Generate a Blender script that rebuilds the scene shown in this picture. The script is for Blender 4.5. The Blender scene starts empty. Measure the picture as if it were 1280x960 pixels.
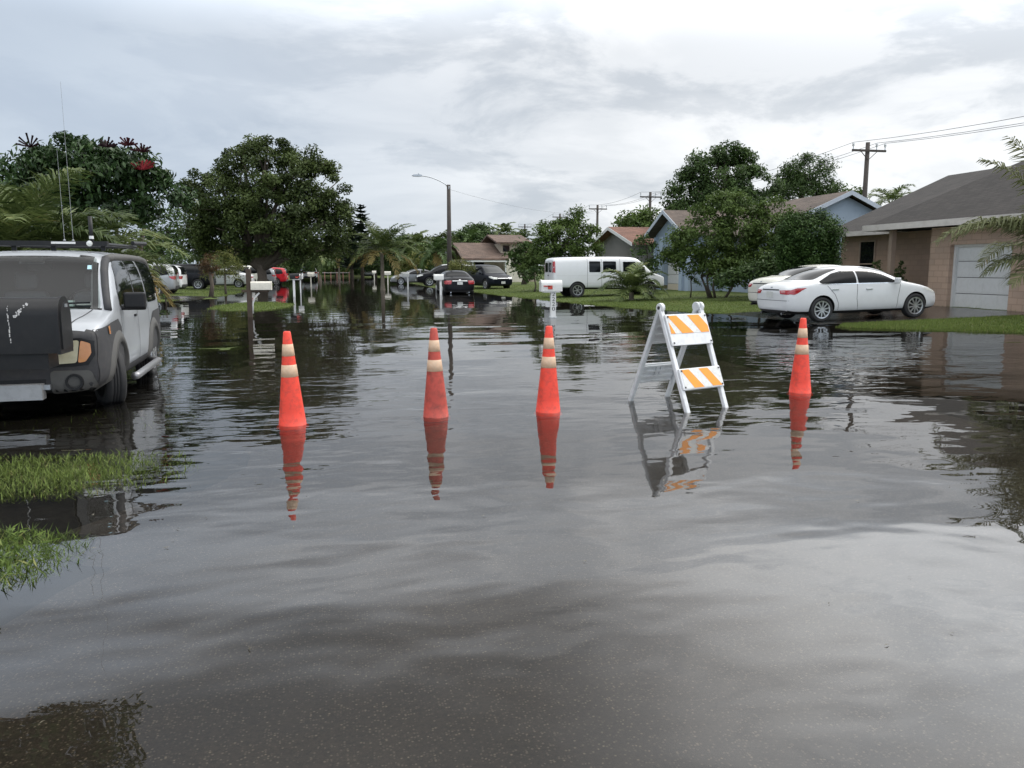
import bpy, bmesh, math, random
import numpy as np
from mathutils import Vector, Matrix
from mathutils.bvhtree import BVHTree
PI = math.pi
R = math.radians
S = bpy.context.scene
COL = S.collection

# ------------------------------------------------------------------ camera
CAM_H, FOC, PITCH, YAW = 1.5, 1000.0, R(8.25), R(12.0)
cam_d = bpy.data.cameras.new('camera')
cam_d.sensor_width = 36.0
cam_d.lens = 36.0 * FOC / 1280.0
cam_d.clip_start, cam_d.clip_end = 0.05, 3000
cam = bpy.data.objects.new('camera', cam_d)
COL.objects.link(cam)
cam.location = (0, 0, CAM_H)
cam.rotation_euler = (R(90) - PITCH, 0, -YAW)
S.camera = cam
_f = Vector((math.sin(YAW) * math.cos(PITCH), math.cos(YAW) * math.cos(PITCH), -math.sin(PITCH)))
_u = Vector((math.sin(YAW) * math.sin(PITCH), math.cos(YAW) * math.sin(PITCH), math.cos(PITCH)))
_r = Vector((math.cos(YAW), -math.sin(YAW), 0))


def ray(px, py):
    return _f + _r * ((px - 640) / FOC) + _u * ((480 - py) / FOC)


def gp(px, py, z=0.0):
    """surveyed ground point: where the sight line meets height z"""
    d = ray(px, py)
    t = (z - CAM_H) / d.z
    return Vector((d.x * t, d.y * t, z))


def dp(px, py, dist):
    """surveyed point at a horizontal distance (along the camera's heading)"""
    d = ray(px, py)
    fwd = d.x * math.sin(YAW) + d.y * math.cos(YAW)
    t = dist / fwd
    return Vector((d.x * t, d.y * t, CAM_H + d.z * t))


# ------------------------------------------------------------------ materials
def nt_new(name):
    m = bpy.data.materials.new(name)
    m.use_nodes = True
    n = m.node_tree
    n.nodes.clear()
    return m, n


def N(n, typ, **kw):
    x = n.nodes.new(typ)
    for k, v in kw.items():
        if k in x.inputs.keys():
            x.inputs[k].default_value = v
        else:
            setattr(x, k, v)
    return x


def L(n, a, ao, b, bi):
    n.links.new(a.outputs[ao], b.inputs[bi])


_mats = {}


def mat(name, col, rough=0.6, metal=0.0, var=0.15, vs=6.0, bump=0.0, bs=60.0, coat=0.0, dirt=0.0, dirtcol=(0.05, 0.04, 0.03), spec=0.5, transl=0.0):
    if name in _mats:
        return _mats[name]
    m, n = nt_new(name)
    out = N(n, 'ShaderNodeOutputMaterial')
    b = N(n, 'ShaderNodeBsdfPrincipled')
    b.inputs['Roughness'].default_value = rough
    b.inputs['Metallic'].default_value = metal
    b.inputs['Coat Weight'].default_value = coat
    b.inputs['Coat Roughness'].default_value = 0.05
    b.inputs['Specular IOR Level'].default_value = spec
    tc = N(n, 'ShaderNodeTexCoord')
    nz = N(n, 'ShaderNodeTexNoise')
    nz.inputs['Scale'].default_value = vs
    nz.inputs['Detail'].default_value = 6
    L(n, tc, 'Object', nz, 'Vector')
    mx = N(n, 'ShaderNodeMix', data_type='RGBA')
    c = Vector(col)
    lo = tuple(max(0, x * (1 - var)) for x in c) + (1,)
    hi = tuple(min(1, x * (1 + var)) for x in c) + (1,)
    mx.inputs[6].default_value = lo
    mx.inputs[7].default_value = hi
    L(n, nz, 'Fac', mx, 0)
    src, so = mx, 2
    if dirt > 0:
        n2 = N(n, 'ShaderNodeTexNoise')
        n2.inputs['Scale'].default_value = vs * 2.3
        n2.inputs['Detail'].default_value = 9
        n2.inputs['Roughness'].default_value = 0.7
        L(n, tc, 'Object', n2, 'Vector')
        mr = N(n, 'ShaderNodeMapRange')
        mr.inputs['From Min'].default_value = 0.47
        mr.inputs['From Max'].default_value = 0.66
        mr.inputs['To Max'].default_value = dirt
        L(n, n2, 'Fac', mr, 'Value')
        m2 = N(n, 'ShaderNodeMix', data_type='RGBA')
        L(n, mr, 'Result', m2, 0)
        L(n, mx, 2, m2, 6)
        m2.inputs[7].default_value = tuple(dirtcol) + (1,)
        src, so = m2, 2
    L(n, src, so, b, 'Base Color')
    if bump > 0:
        n3 = N(n, 'ShaderNodeTexNoise')
        n3.inputs['Scale'].default_value = bs
        n3.inputs['Detail'].default_value = 4
        L(n, tc, 'Object', n3, 'Vector')
        bp = N(n, 'ShaderNodeBump')
        bp.inputs['Strength'].default_value = bump
        bp.inputs['Distance'].default_value = 0.02
        L(n, n3, 'Fac', bp, 'Height')
        L(n, bp, 'Normal', b, 'Normal')
    L(n, b, 'BSDF', out, 'Surface')
    _mats[name] = m
    return m


def leaf_mat(name, dark, light, third=None, transl=0.3, rough=0.55, spec=0.22):
    """leaf colour varies from leaf to leaf by the 'tint' attribute (old, young, yellowed leaves)"""
    if name in _mats:
        return _mats[name]
    m, n = nt_new(name)
    out = N(n, 'ShaderNodeOutputMaterial')
    at = N(n, 'ShaderNodeAttribute')
    at.attribute_name = 'tint'
    cr = N(n, 'ShaderNodeValToRGB')
    cr.color_ramp.elements[0].position = 0.1
    cr.color_ramp.elements[0].color = tuple(dark) + (1,)
    cr.color_ramp.elements[1].position = 0.85
    cr.color_ramp.elements[1].color = tuple(light) + (1,)
    if third:
        e = cr.color_ramp.elements.new(0.97)
        e.color = tuple(third) + (1,)
    L(n, at, 'Fac', cr, 'Fac')
    b = N(n, 'ShaderNodeBsdfPrincipled')
    b.inputs['Roughness'].default_value = rough
    b.inputs['Specular IOR Level'].default_value = spec
    L(n, cr, 'Color', b, 'Base Color')
    t = N(n, 'ShaderNodeBsdfTranslucent')
    L(n, cr, 'Color', t, 'Color')
    mx = N(n, 'ShaderNodeMixShader')
    mx.inputs[0].default_value = transl
    L(n, b, 'BSDF', mx, 1)
    L(n, t, 'BSDF', mx, 2)
    L(n, mx, 'Shader', out, 'Surface')
    _mats[name] = m
    return m


# ------------------------------------------------------------------ objects
def tag(o, label=None, cat=None, group=None, kind=None):
    if label:
        o['label'] = label
    if cat:
        o['category'] = cat
    if group:
        o['group'] = group
    if kind:
        o['kind'] = kind
    return o


def empty(name, loc=(0, 0, 0), rz=0.0, label=None, cat=None, group=None):
    o = bpy.data.objects.new(name, None)
    o.empty_display_size = 0.2
    COL.objects.link(o)
    o.location = loc
    o.rotation_euler = (0, 0, rz)
    return tag(o, label, cat, group)


def link(name, me, material=None, parent=None, smooth=False, angle=None):
    o = bpy.data.objects.new(name, me)
    COL.objects.link(o)
    if material is not None:
        for mm in (material if isinstance(material, (list, tuple)) else [material]):
            me.materials.append(mm)
    if parent is not None:
        o.parent = parent
    if smooth or angle:
        me.polygons.foreach_set('use_smooth', [True] * len(me.polygons))
    if angle:
        me.set_sharp_from_angle(angle=angle)
    return o


def bevel(o, w=0.01, seg=2):
    md = o.modifiers.new('bevel', 'BEVEL')
    md.width = w
    md.segments = seg
    md.limit_method = 'ANGLE'
    md.angle_limit = R(40)
    return o


def copy_tree(o, parent=None):
    c = o.copy()
    COL.objects.link(c)
    c.parent = parent
    for ch in list(o.children):
        copy_tree(ch, c)
    return c


class MB:
    """collects simple solids into ONE mesh"""

    def __init__(s):
        s.v, s.f, s.mi = [], [], []

    def add(s, vs, fs, mi=0):
        b = len(s.v)
        s.v += [tuple(x) for x in vs]
        s.f += [tuple(i + b for i in f) for f in fs]
        s.mi += [mi] * len(fs)
        return s

    def box(s, x0, x1, y0, y1, z0, z1, mi=0, M=None):
        vs = [Vector(p) for p in ((x0, y0, z0), (x1, y0, z0), (x1, y1, z0), (x0, y1, z0), (x0, y0, z1), (x1, y0, z1), (x1, y1, z1), (x0, y1, z1))]
        if M is not None:
            vs = [M @ p for p in vs]
        return s.add(vs, [(0, 3, 2, 1), (4, 5, 6, 7), (0, 1, 5, 4), (1, 2, 6, 5), (2, 3, 7, 6), (3, 0, 4, 7)], mi)

    def bar(s, a, b, w, h, up=(0, 0, 1), mi=0):
        a, b = Vector(a), Vector(b)
        d = (b - a).normalized()
        x = d.cross(Vector(up))
        if x.length < 1e-5:
            x = d.cross(Vector((1, 0, 0)))
        x.normalize()
        y = x.cross(d)
        vs = [p + x * (sx * w / 2) + y * (sy * h / 2) for p in (a, b) for sx, sy in ((-1, -1), (1, -1), (1, 1), (-1, 1))]
        return s.add(vs, [(0, 3, 2, 1), (4, 5, 6, 7), (0, 1, 5, 4), (1, 2, 6, 5), (2, 3, 7, 6), (3, 0, 4, 7)], mi)

    def tube(s, pts, rad, n=8, mi=0, cap=True):
        pts = [Vector(p) for p in pts]
        if not isinstance(rad, (list, tuple)):
            rad = [rad] * len(pts)
        vs, fs = [], []
        prev = None
        for i, p in enumerate(pts):
            d = (pts[min(i + 1, len(pts) - 1)] - pts[max(i - 1, 0)]).normalized()
            if prev is None:
                ref = Vector((0, 0, 1)) if abs(d.z) < 0.9 else Vector((1, 0, 0))
                x = d.cross(ref).normalized()
            else:
                x = (prev - d * prev.dot(d)).normalized()
            prev = x
            y = d.cross(x)
            for k in range(n):
                a = 2 * PI * k / n
                vs.append(p + (x * math.cos(a) + y * math.sin(a)) * rad[i])
        for i in range(len(pts) - 1):
            for k in range(n):
                fs.append((i * n + k, i * n + (k + 1) % n, (i + 1) * n + (k + 1) % n, (i + 1) * n + k))
        if cap:
            fs.append(tuple(reversed(range(n))))
            fs.append(tuple(range((len(pts) - 1) * n, len(pts) * n)))
        return s.add(vs, fs, mi)

    def lathe(s, prof, n=24, axis='z', M=None, mi=0, close=False):
        """prof: (r, h) pairs"""
        vs, fs = [], []
        m = len(prof)
        for k in range(n):
            a = 2 * PI * k / n
            for r, h in prof:
                p = Vector((r * math.cos(a), r * math.sin(a), h))
                if axis == 'y':
                    p = Vector((r * math.cos(a), h, r * math.sin(a)))
                if axis == 'x':
                    p = Vector((h, r * math.cos(a), r * math.sin(a)))
                if M is not None:
                    p = M @ p
                vs.append(p)
        for k in range(n):
            k2 = (k + 1) % n
            for i in range(m - 1 + (1 if close else 0)):
                j = (i + 1) % m
                fs.append((k * m + i, k2 * m + i, k2 * m + j, k * m + j))
        return s.add(vs, fs, mi)

    def prism(s, poly, h0, h1, axis='y', mi=0, M=None):
        """2-D polygon swept between h0 and h1. axis y: poly is (x,z); x: (y,z); z: (x,y)"""
        def P(p, h):
            q = Vector((p[0], h, p[1])) if axis == 'y' else (Vector((h, p[0], p[1])) if axis == 'x' else Vector((p[0], p[1], h)))
            return M @ q if M is not None else q
        n = len(poly)
        vs = [P(p, h0) for p in poly] + [P(p, h1) for p in poly]
        fs = [tuple(range(n)), tuple(range(2 * n - 1, n - 1, -1))] + [(i, i + n, (i + 1) % n + n, (i + 1) % n) for i in range(n)]
        return s.add(vs, fs, mi)

    def build(s, name, material=None, parent=None, smooth=False, angle=None, fix=True):
        me = bpy.data.meshes.new(name)
        me.from_pydata(s.v, [], s.f)
        if any(s.mi):
            me.polygons.foreach_set('material_index', s.mi)
        if fix:
            bm = bmesh.new()
            bm.from_mesh(me)
            bmesh.ops.recalc_face_normals(bm, faces=bm.faces)
            bm.to_mesh(me)
            bm.free()
        return link(name, me, material, parent, smooth, angle)


def np_mesh(name, verts, nper, tint=None, material=None, parent=None):
    """quads or triangles that share no vertices"""
    me = bpy.data.meshes.new(name)
    nv = len(verts)
    nf = nv // nper
    me.vertices.add(nv)
    me.vertices.foreach_set('co', np.asarray(verts, dtype=np.float32).ravel())
    me.loops.add(nv)
    me.loops.foreach_set('vertex_index', np.arange(nv, dtype=np.int32))
    me.polygons.add(nf)
    me.polygons.foreach_set('loop_start', np.arange(0, nv, nper, dtype=np.int32))
    me.polygons.foreach_set('loop_total', np.full(nf, nper, dtype=np.int32))
    me.update(calc_edges=True)
    me.validate()
    if tint is not None:
        at = me.attributes.new('tint', 'FLOAT', 'POINT')
        at.data.foreach_set('value', np.repeat(np.asarray(tint, dtype=np.float32), nper))
    return link(name, me, material, parent)


def unit(a):
    return a / np.maximum(np.linalg.norm(a, axis=-1, keepdims=True), 1e-9)


def leaves(name, P, size, mat_, parent, rng, tint, wide=0.45, up=0.6, droop=0.0, outdir=None):
    """one mesh of many single leaves: kite-shaped, each with its own turn, size and colour"""
    n = len(P)
    nor = rng.normal(size=(n, 3)) * 0.7
    nor[:, 2] += up
    if outdir is not None:
        nor += outdir * 0.6
    nor = unit(nor)
    t = rng.normal(size=(n, 3))
    t[:, 2] -= droop
    t = unit(t - nor * (t * nor).sum(1, keepdims=True))
    b = np.cross(nor, t)
    ln = size * rng.uniform(0.65, 1.35, size=(n, 1))
    w = ln * wide
    sag = nor * ln * 0.12
    v = np.empty((n, 4, 3))
    v[:, 0] = P - t * ln * 0.5
    v[:, 1] = P + b * w * 0.5 + sag
    v[:, 2] = P + t * ln * 0.5
    v[:, 3] = P - b * w * 0.5 + sag
    return np_mesh(name, v.reshape(-1, 3), 4, np.clip(tint, 0, 1), mat_, parent)


def crown_points(blobs, per_m2, nleaf, cs, rng, flat=0.75, lowcut=-0.6, rmin=0.55):
    """clumps of leaves spread through the blobs' volume; returns points, tint, outward direction"""
    PP, TT, OO = [], [], []
    for c, r in blobs:
        c, r = np.array(c), np.array(r)
        area = 4 * PI * ((r[0] * r[1]) ** 1.6 / 3 + (r[0] * r[2]) ** 1.6 / 3 + (r[1] * r[2]) ** 1.6 / 3) ** (1 / 1.6)
        k = max(5, int(area * per_m2))
        d = unit(rng.normal(size=(k * 2, 3)))
        d = d[d[:, 2] > lowcut][:k]
        rad = rng.uniform(rmin, 1.0, size=(len(d), 1)) ** 0.7
        cc = c + d * r * rad
        ct = rng.uniform(0, 1, size=len(d))
        m = nleaf
        q = unit(rng.normal(size=(len(d), m, 3))) * rng.uniform(0, 1, size=(len(d), m, 1)) ** 0.45
        pts = cc[:, None, :] + q * (cs * 1.75 * rng.uniform(0.6, 1.25, size=(len(d), 1, 1))) * np.array([1, 1, flat])
        PP.append(pts.reshape(-1, 3))
        TT.append((np.repeat(ct, m) * 0.6 + rng.uniform(0, 0.4, size=len(d) * m)))
        OO.append(np.repeat(d, m, axis=0))
    return np.concatenate(PP), np.concatenate(TT), np.concatenate(OO)
# ------------------------------------------------------------------ world: overcast sky
SUN_EL, SUN_AZ = R(52), R(75)      # azimuth measured clockwise from +Y (the street)
w = bpy.data.worlds.new('World')
S.world = w
w.use_nodes = True
n = w.node_tree
n.nodes.clear()
wo = N(n, 'ShaderNodeOutputWorld')
bg = N(n, 'ShaderNodeBackground')
bg.inputs['Strength'].default_value = 0.1
sky = N(n, 'ShaderNodeTexSky', sky_type='NISHITA', sun_disc=False)
sky.sun_elevation = SUN_EL
sky.sun_rotation = SUN_AZ
tc = N(n, 'ShaderNodeTexCoord')
sep = N(n, 'ShaderNodeSeparateXYZ')
L(n, tc, 'Generated', sep, 0)


def M_(op, a=None, b=None, c=None, clamp=False):
    x = n.nodes.new('ShaderNodeMath')
    x.operation = op
    x.use_clamp = clamp
    for i, v in enumerate((a, b, c)):
        if v is None:
            continue
        if isinstance(v, (int, float)):
            x.inputs[i].default_value = v
        else:
            n.links.new(v, x.inputs[i])
    return x.outputs[0]


def maprange(v, a, b, c, d, smooth=True):
    x = n.nodes.new('ShaderNodeMapRange')
    x.interpolation_type = 'SMOOTHSTEP' if smooth else 'LINEAR'
    n.links.new(v, x.inputs[0])
    for i, k in enumerate((a, b, c, d)):
        x.inputs[i + 1].default_value = k
    return x.outputs[0]


zc = M_('MAXIMUM', sep.outputs[2], 0.0)
den = M_('ADD', zc, 0.16)
cx_, cy_ = M_('DIVIDE', sep.outputs[0], den), M_('DIVIDE', sep.outputs[1], den)
comb = N(n, 'ShaderNodeCombineXYZ')
n.links.new(cx_, comb.inputs[0])
n.links.new(cy_, comb.inputs[1])
nz1 = N(n, 'ShaderNodeTexNoise')
nz1.inputs['Scale'].default_value = 0.75
nz1.inputs['Detail'].default_value = 9
nz1.inputs['Roughness'].default_value = 0.55
nz1.inputs['Distortion'].default_value = 0.5
L(n, comb, 0, nz1, 'Vector')
nz2 = N(n, 'ShaderNodeTexNoise')
nz2.inputs['Scale'].default_value = 2.6
nz2.inputs['Detail'].default_value = 10
nz2.inputs['Roughness'].default_value = 0.6
nz2.inputs['Distortion'].default_value = 0.3
# second, puffier layer, less flattened towards the horizon
den2 = M_('ADD', zc, 0.45)
comb2 = N(n, 'ShaderNodeCombineXYZ')
n.links.new(M_('DIVIDE', sep.outputs[0], den2), comb2.inputs[0])
n.links.new(M_('DIVIDE', sep.outputs[1], den2), comb2.inputs[1])
n.links.new(M_('MULTIPLY', zc, 3.0), comb2.inputs[2])
L(n, comb2, 0, nz2, 'Vector')
sv = Vector((math.sin(R(64)) * math.cos(R(30)), math.cos(R(64)) * math.cos(R(30)), math.sin(R(30))))
dt = n.nodes.new('ShaderNodeVectorMath')
dt.operation = 'DOT_PRODUCT'
L(n, tc, 'Generated', dt, 0)
dt.inputs[1].default_value = sv
g = dt.outputs['Value']
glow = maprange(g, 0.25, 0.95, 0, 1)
patch_ = maprange(nz1.outputs['Fac'], 0.40, 0.60, 0, 1)
puff = maprange(nz2.outputs['Fac'], 0.44, 0.56, 0, 1)
lit = M_('ADD', M_('MULTIPLY', patch_, 0.5), M_('MULTIPLY', puff, 0.5))
mixA = N(n, 'ShaderNodeMix', data_type='RGBA')       # thin bluish veil -> grey cloud
mixA.inputs[6].default_value = (0.485, 0.56, 0.665, 1)
mixA.inputs[7].default_value = (0.56, 0.635, 0.73, 1)
n.links.new(lit, mixA.inputs[0])
mixB = N(n, 'ShaderNodeMix', data_type='RGBA')       # the brighter side: grey bellies and white tops
mixB.inputs[6].default_value = (0.47, 0.515, 0.57, 1)
mixB.inputs[7].default_value = (1.0, 1.01, 1.02, 1)
n.links.new(M_('MULTIPLY_ADD', glow, 0.30, M_('MULTIPLY', lit, 0.74), clamp=True), mixB.inputs[0])
mixC = N(n, 'ShaderNodeMix', data_type='RGBA')
n.links.new(maprange(g, 0.22, 0.74, 0, 1), mixC.inputs[0])
L(n, mixA, 2, mixC, 6)
L(n, mixB, 2, mixC, 7)
# sky brightness shaped by elevation: a bright and a dark band added for the water's reflection,
# unseen sky overhead and behind raised to light the scene, veiled sun high on the right
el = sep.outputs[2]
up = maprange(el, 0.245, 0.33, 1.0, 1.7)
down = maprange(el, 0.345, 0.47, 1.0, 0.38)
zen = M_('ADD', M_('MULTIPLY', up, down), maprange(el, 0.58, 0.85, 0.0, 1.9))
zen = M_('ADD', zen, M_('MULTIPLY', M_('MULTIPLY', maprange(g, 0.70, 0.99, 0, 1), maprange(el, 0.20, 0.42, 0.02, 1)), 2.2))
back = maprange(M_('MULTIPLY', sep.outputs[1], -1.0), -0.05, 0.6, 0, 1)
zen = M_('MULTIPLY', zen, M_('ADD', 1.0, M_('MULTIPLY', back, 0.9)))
sc_ = n.nodes.new('ShaderNodeVectorMath')
sc_.operation = 'SCALE'
mixN = N(n, 'ShaderNodeMix', data_type='RGBA')      # overhead the veil is neutral white
n.links.new(maprange(sep.outputs[2], 0.25, 0.7, 0, 0.8), mixN.inputs[0])
L(n, mixC, 2, mixN, 6)
mixN.inputs[7].default_value = (0.72, 0.71, 0.69, 1)
L(n, mixN, 2, sc_, 0)
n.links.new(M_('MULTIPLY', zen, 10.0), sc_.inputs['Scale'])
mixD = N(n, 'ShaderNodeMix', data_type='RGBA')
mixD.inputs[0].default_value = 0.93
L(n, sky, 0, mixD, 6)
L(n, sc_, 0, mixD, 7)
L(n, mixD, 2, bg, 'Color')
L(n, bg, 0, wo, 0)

sun_d = bpy.data.lights.new('sun', 'SUN')
sun_d.energy = 1.2
sun_d.angle = R(18)
sun_d.color = (1.0, 0.96, 0.9)
sun = bpy.data.objects.new('sun', sun_d)
COL.objects.link(sun)
sd = Vector((math.sin(R(100)) * math.cos(SUN_EL), math.cos(R(100)) * math.cos(SUN_EL), math.sin(SUN_EL)))
sd = Vector((math.sin(SUN_AZ) * math.cos(SUN_EL), math.cos(SUN_AZ) * math.cos(SUN_EL), math.sin(SUN_EL)))
sun.rotation_euler = sd.to_track_quat('Z', 'Y').to_euler()
S.view_settings.view_transform = 'Standard'
S.view_settings.look = 'None'
S.view_settings.exposure = 0.14
S.view_settings.gamma = 1.0
S.cycles.use_denoising = True
S.cycles.max_bounces = 7
S.cycles.diffuse_bounces = 3
S.cycles.glossy_bounces = 3
S.cycles.transmission_bounces = 2
S.cycles.transparent_max_bounces = 8
S.cycles.sample_clamp_indirect = 6

# ------------------------------------------------------------------ ground height
SR = [(-40, 17.5), (14, 17.0), (15.8, 15.6), (17.2, 13.6), (18.3, 12.5), (19.3, 13.4), (22.0, 13.4), (24.0, 13.2), (26.0, 11.7), (27, 11.4), (29.5, 10.7), (35, 9.7), (42, 8.9), (49, 8.4), (55, 7.6), (62, 6.9), (84, 6.8), (300, 7.0)]
SL = [(-40, -6.2), (19, -6.0), (27, -5.7), (29, -6.5), (32, -8.6), (38, -8.4), (41, -7.4), (44, -6.6), (48, -6.2), (80, -6.2), (300, -6.0)]
_sr, _sl = np.array(SR), np.array(SL)


def gh(X, Y):
    X, Y = np.asarray(X, float), np.asarray(Y, float)
    wob = 0.25 * np.sin(Y * 1.7 + X * 0.3) + 0.18 * np.sin(Y * 3.9 + 1.3) + 0.1 * np.sin(Y * 9.1 + X * 2)
    r = X - np.interp(Y, _sr[:, 0], _sr[:, 1]) + wob * 0.6
    l = np.interp(Y, _sl[:, 0], _sl[:, 1]) - X + wob * 0.6

    def slope(s):
        up = np.minimum(0.028 * s + 0.010 * np.clip(s / 0.4, 0, 1), 0.26)
        return np.where(s > 0, up, np.maximum(0.05 * s, -0.16))
    h = np.maximum(slope(r), slope(l))
    for cx, cy, rx, ry, top in ISLES:
        q = ((X - cx) / rx) ** 2 + ((Y - cy) / ry) ** 2 + 0.25 * np.sin(X * 5 + Y * 3) * np.sin(Y * 4 - X)
        h = np.maximum(h, np.where(q < 2.2, top - (top + 0.05) * np.clip(q, 0, 2.2) ** 1.0 * 0.75, -1))
    h = h + 0.006 * np.sin(X * 7.3 + Y * 2.1) * np.sin(Y * 6.1 - X * 1.9)
    h = np.where(Y > 133, np.maximum(h, 0.03 * (Y - 133.5) + 0.0), h)
    h = np.minimum(h, 0.5)
    road = (X > -1.05) & (X < 6.45)
    h = np.where(road & (Y < 134), -0.13, h)
    return h


ISLES = [(-3.4, 33.2, 1.7, 4.0, 0.05), (-2.3, 15.9, 0.8, 0.7, 0.004), (-2.3, 4.45, 0.72, 0.62, -0.02), (-2.75, 6.6, 1.35, 0.8, -0.022), (-3.5, 8.9, 1.9, 1.3, -0.03), (-9, 42.3, 3, 1.6, 0.12)]


def seq(*ab):
    out = []
    for a, b, s in ab:
        k = max(1, int(round((b - a) / s)))
        out += list(np.linspace(a, b, k, endpoint=False))
    out.append(ab[-1][1])
    return np.array(out)


gx = seq((-170, -40, 10), (-40, -12, 1.2), (-12, -1.3, 0.22), (-1.3, -1.2, 0.05), (-1.2, 6.4, 1.2), (6.4, 22, 0.25), (22, 50, 1.5), (50, 190, 10))
gy = seq((-40, 2, 2), (2, 60, 0.3), (60, 100, 1.0), (100, 400, 10))
XX, YY = np.meshgrid(gx, gy, indexing='ij')
ZZ = gh(XX, YY)
nx, ny = XX.shape
idx = np.arange(nx * ny).reshape(nx, ny)
me = bpy.data.meshes.new('ground')
me.from_pydata(np.stack([XX, YY, ZZ], -1).reshape(-1, 3).tolist(), [], np.stack([idx[:-1, :-1], idx[1:, :-1], idx[1:, 1:], idx[:-1, 1:]], -1).reshape(-1, 4).tolist())


def ground_material():
    m, n = nt_new('lawn_ground')
    out = N(n, 'ShaderNodeOutputMaterial')
    b = N(n, 'ShaderNodeBsdfPrincipled', Roughness=0.85)
    b.inputs['Specular IOR Level'].default_value = 0.2
    tc = N(n, 'ShaderNodeTexCoord')
    a1 = N(n, 'ShaderNodeTexNoise', Scale=0.55, Detail=6)
    a2 = N(n, 'ShaderNodeTexNoise', Scale=14.0, Detail=8, Roughness=0.75)
    for a in (a1, a2):
        L(n, tc, 'Object', a, 'Vector')
    c1 = N(n, 'ShaderNodeValToRGB')
    e = c1.color_ramp.elements
    e[0].position, e[0].color = 0.3, (0.038, 0.055, 0.013, 1)
    e[1].position, e[1].color = 0.7, (0.095, 0.13, 0.032, 1)
    L(n, a2, 'Fac', c1, 'Fac')
    mx = N(n, 'ShaderNodeMix', data_type='RGBA')
    mr = N(n, 'ShaderNodeMapRange')
    mr.inputs['From Min'].default_value, mr.inputs['From Max'].default_value = 0.5, 0.72
    mr.inputs['To Max'].default_value = 0.55
    L(n, a1, 'Fac', mr, 'Value')
    L(n, mr, 'Result', mx, 0)
    L(n, c1, 'Color', mx, 6)
    mx.inputs[7].default_value = (0.10, 0.10, 0.035, 1)
    # mud where the ground lies under water
    sp = N(n, 'ShaderNodeSeparateXYZ')
    geo = N(n, 'ShaderNodeNewGeometry')
    L(n, geo, 'Position', sp, 0)
    m2 = N(n, 'ShaderNodeMapRange')
    m2.inputs['From Min'].default_value, m2.inputs['From Max'].default_value = 0.004, -0.02
    L(n, sp, 2, m2, 'Value')
    mx2 = N(n, 'ShaderNodeMix', data_type='RGBA')
    L(n, m2, 'Result', mx2, 0)
    L(n, mx, 2, mx2, 6)
    c3 = N(n, 'ShaderNodeValToRGB')
    e = c3.color_ramp.elements
    e[0].position, e[0].color = 0.3, (0.020, 0.018, 0.014, 1)
    e[1].position, e[1].color = 0.75, (0.045, 0.042, 0.031, 1)
    L(n, a2, 'Fac', c3, 'Fac')
    L(n, c3, 'Color', mx2, 7)
    L(n, mx2, 2, b, 'Base Color')
    bp = N(n, 'ShaderNodeBump', Strength=0.8, Distance=0.04)
    L(n, a2, 'Fac', bp, 'Height')
    L(n, bp, 'Normal', b, 'Normal')
    L(n, b, 'BSDF', out, 'Surface')
    return m


tag(link('ground', me, ground_material(), smooth=True), kind='structure')


def asphalt_material(name, base, rough):
    m, n = nt_new(name)
    out = N(n, 'ShaderNodeOutputMaterial')
    b = N(n, 'ShaderNodeBsdfPrincipled', Roughness=rough)
    tc = N(n, 'ShaderNodeTexCoord')
    a1 = N(n, 'ShaderNodeTexNoise', Scale=0.8, Detail=7, Roughness=0.6)
    a2 = N(n, 'ShaderNodeTexVoronoi', Scale=95.0)
    a3 = N(n, 'ShaderNodeTexNoise', Scale=55.0, Detail=4, Roughness=0.8)
    for a in (a1, a2, a3):
        L(n, tc, 'Object', a, 'Vector')
    c1 = N(n, 'ShaderNodeValToRGB')
    e = c1.color_ramp.elements
    e[0].position, e[0].color = 0.3, tuple(x * 0.6 for x in base) + (1,)
    e[1].position, e[1].color = 0.7, tuple(x * 1.35 for x in base) + (1,)
    L(n, a1, 'Fac', c1, 'Fac')
    # pale stones in the surface: some of the cells only
    hs = N(n, 'ShaderNodeSeparateColor')
    L(n, a2, 'Color', hs, 0)
    mr = N(n, 'ShaderNodeMapRange')
    mr.inputs['From Min'].default_value, mr.inputs['From Max'].default_value = 0.62, 1.0
    mr.inputs['To Max'].default_value = 0.6
    L(n, hs, 0, mr, 'Value')
    mr2 = N(n, 'ShaderNodeMapRange')
    mr2.inputs['From Min'].default_value, mr2.inputs['From Max'].default_value = 0.55, 0.15
    L(n, a2, 'Distance', mr2, 'Value')
    mu = N(n, 'ShaderNodeMath', operation='MULTIPLY')
    L(n, mr, 'Result', mu, 0)
    L(n, mr2, 'Result', mu, 1)
    mx = N(n, 'ShaderNodeMix', data_type='RGBA')
    L(n, mu, 0, mx, 0)
    L(n, c1, 'Color', mx, 6)
    mx.inputs[7].default_value = (0.44, 0.38, 0.30, 1)
    mg = N(n, 'ShaderNodeMix', data_type='RGBA', blend_type='MULTIPLY')
    mg.inputs[0].default_value = 0.7
    L(n, mx, 2, mg, 6)
    c2 = N(n, 'ShaderNodeValToRGB')
    e = c2.color_ramp.elements
    e[0].position, e[0].color = 0.33, (0.35, 0.35, 0.35, 1)
    e[1].position, e[1].color = 0.64, (1.6, 1.5, 1.36, 1)
    L(n, a3, 'Fac', c2, 'Fac')
    L(n, c2, 'Color', mg, 7)
    L(n, mg, 2, b, 'Base Color')
    bp = N(n, 'ShaderNodeBump', Strength=0.4, Distance=0.01)
    L(n, a3, 'Fac', bp, 'Height')
    L(n, bp, 'Normal', b, 'Normal')
    L(n, b, 'BSDF', out, 'Surface')
    return m


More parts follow.
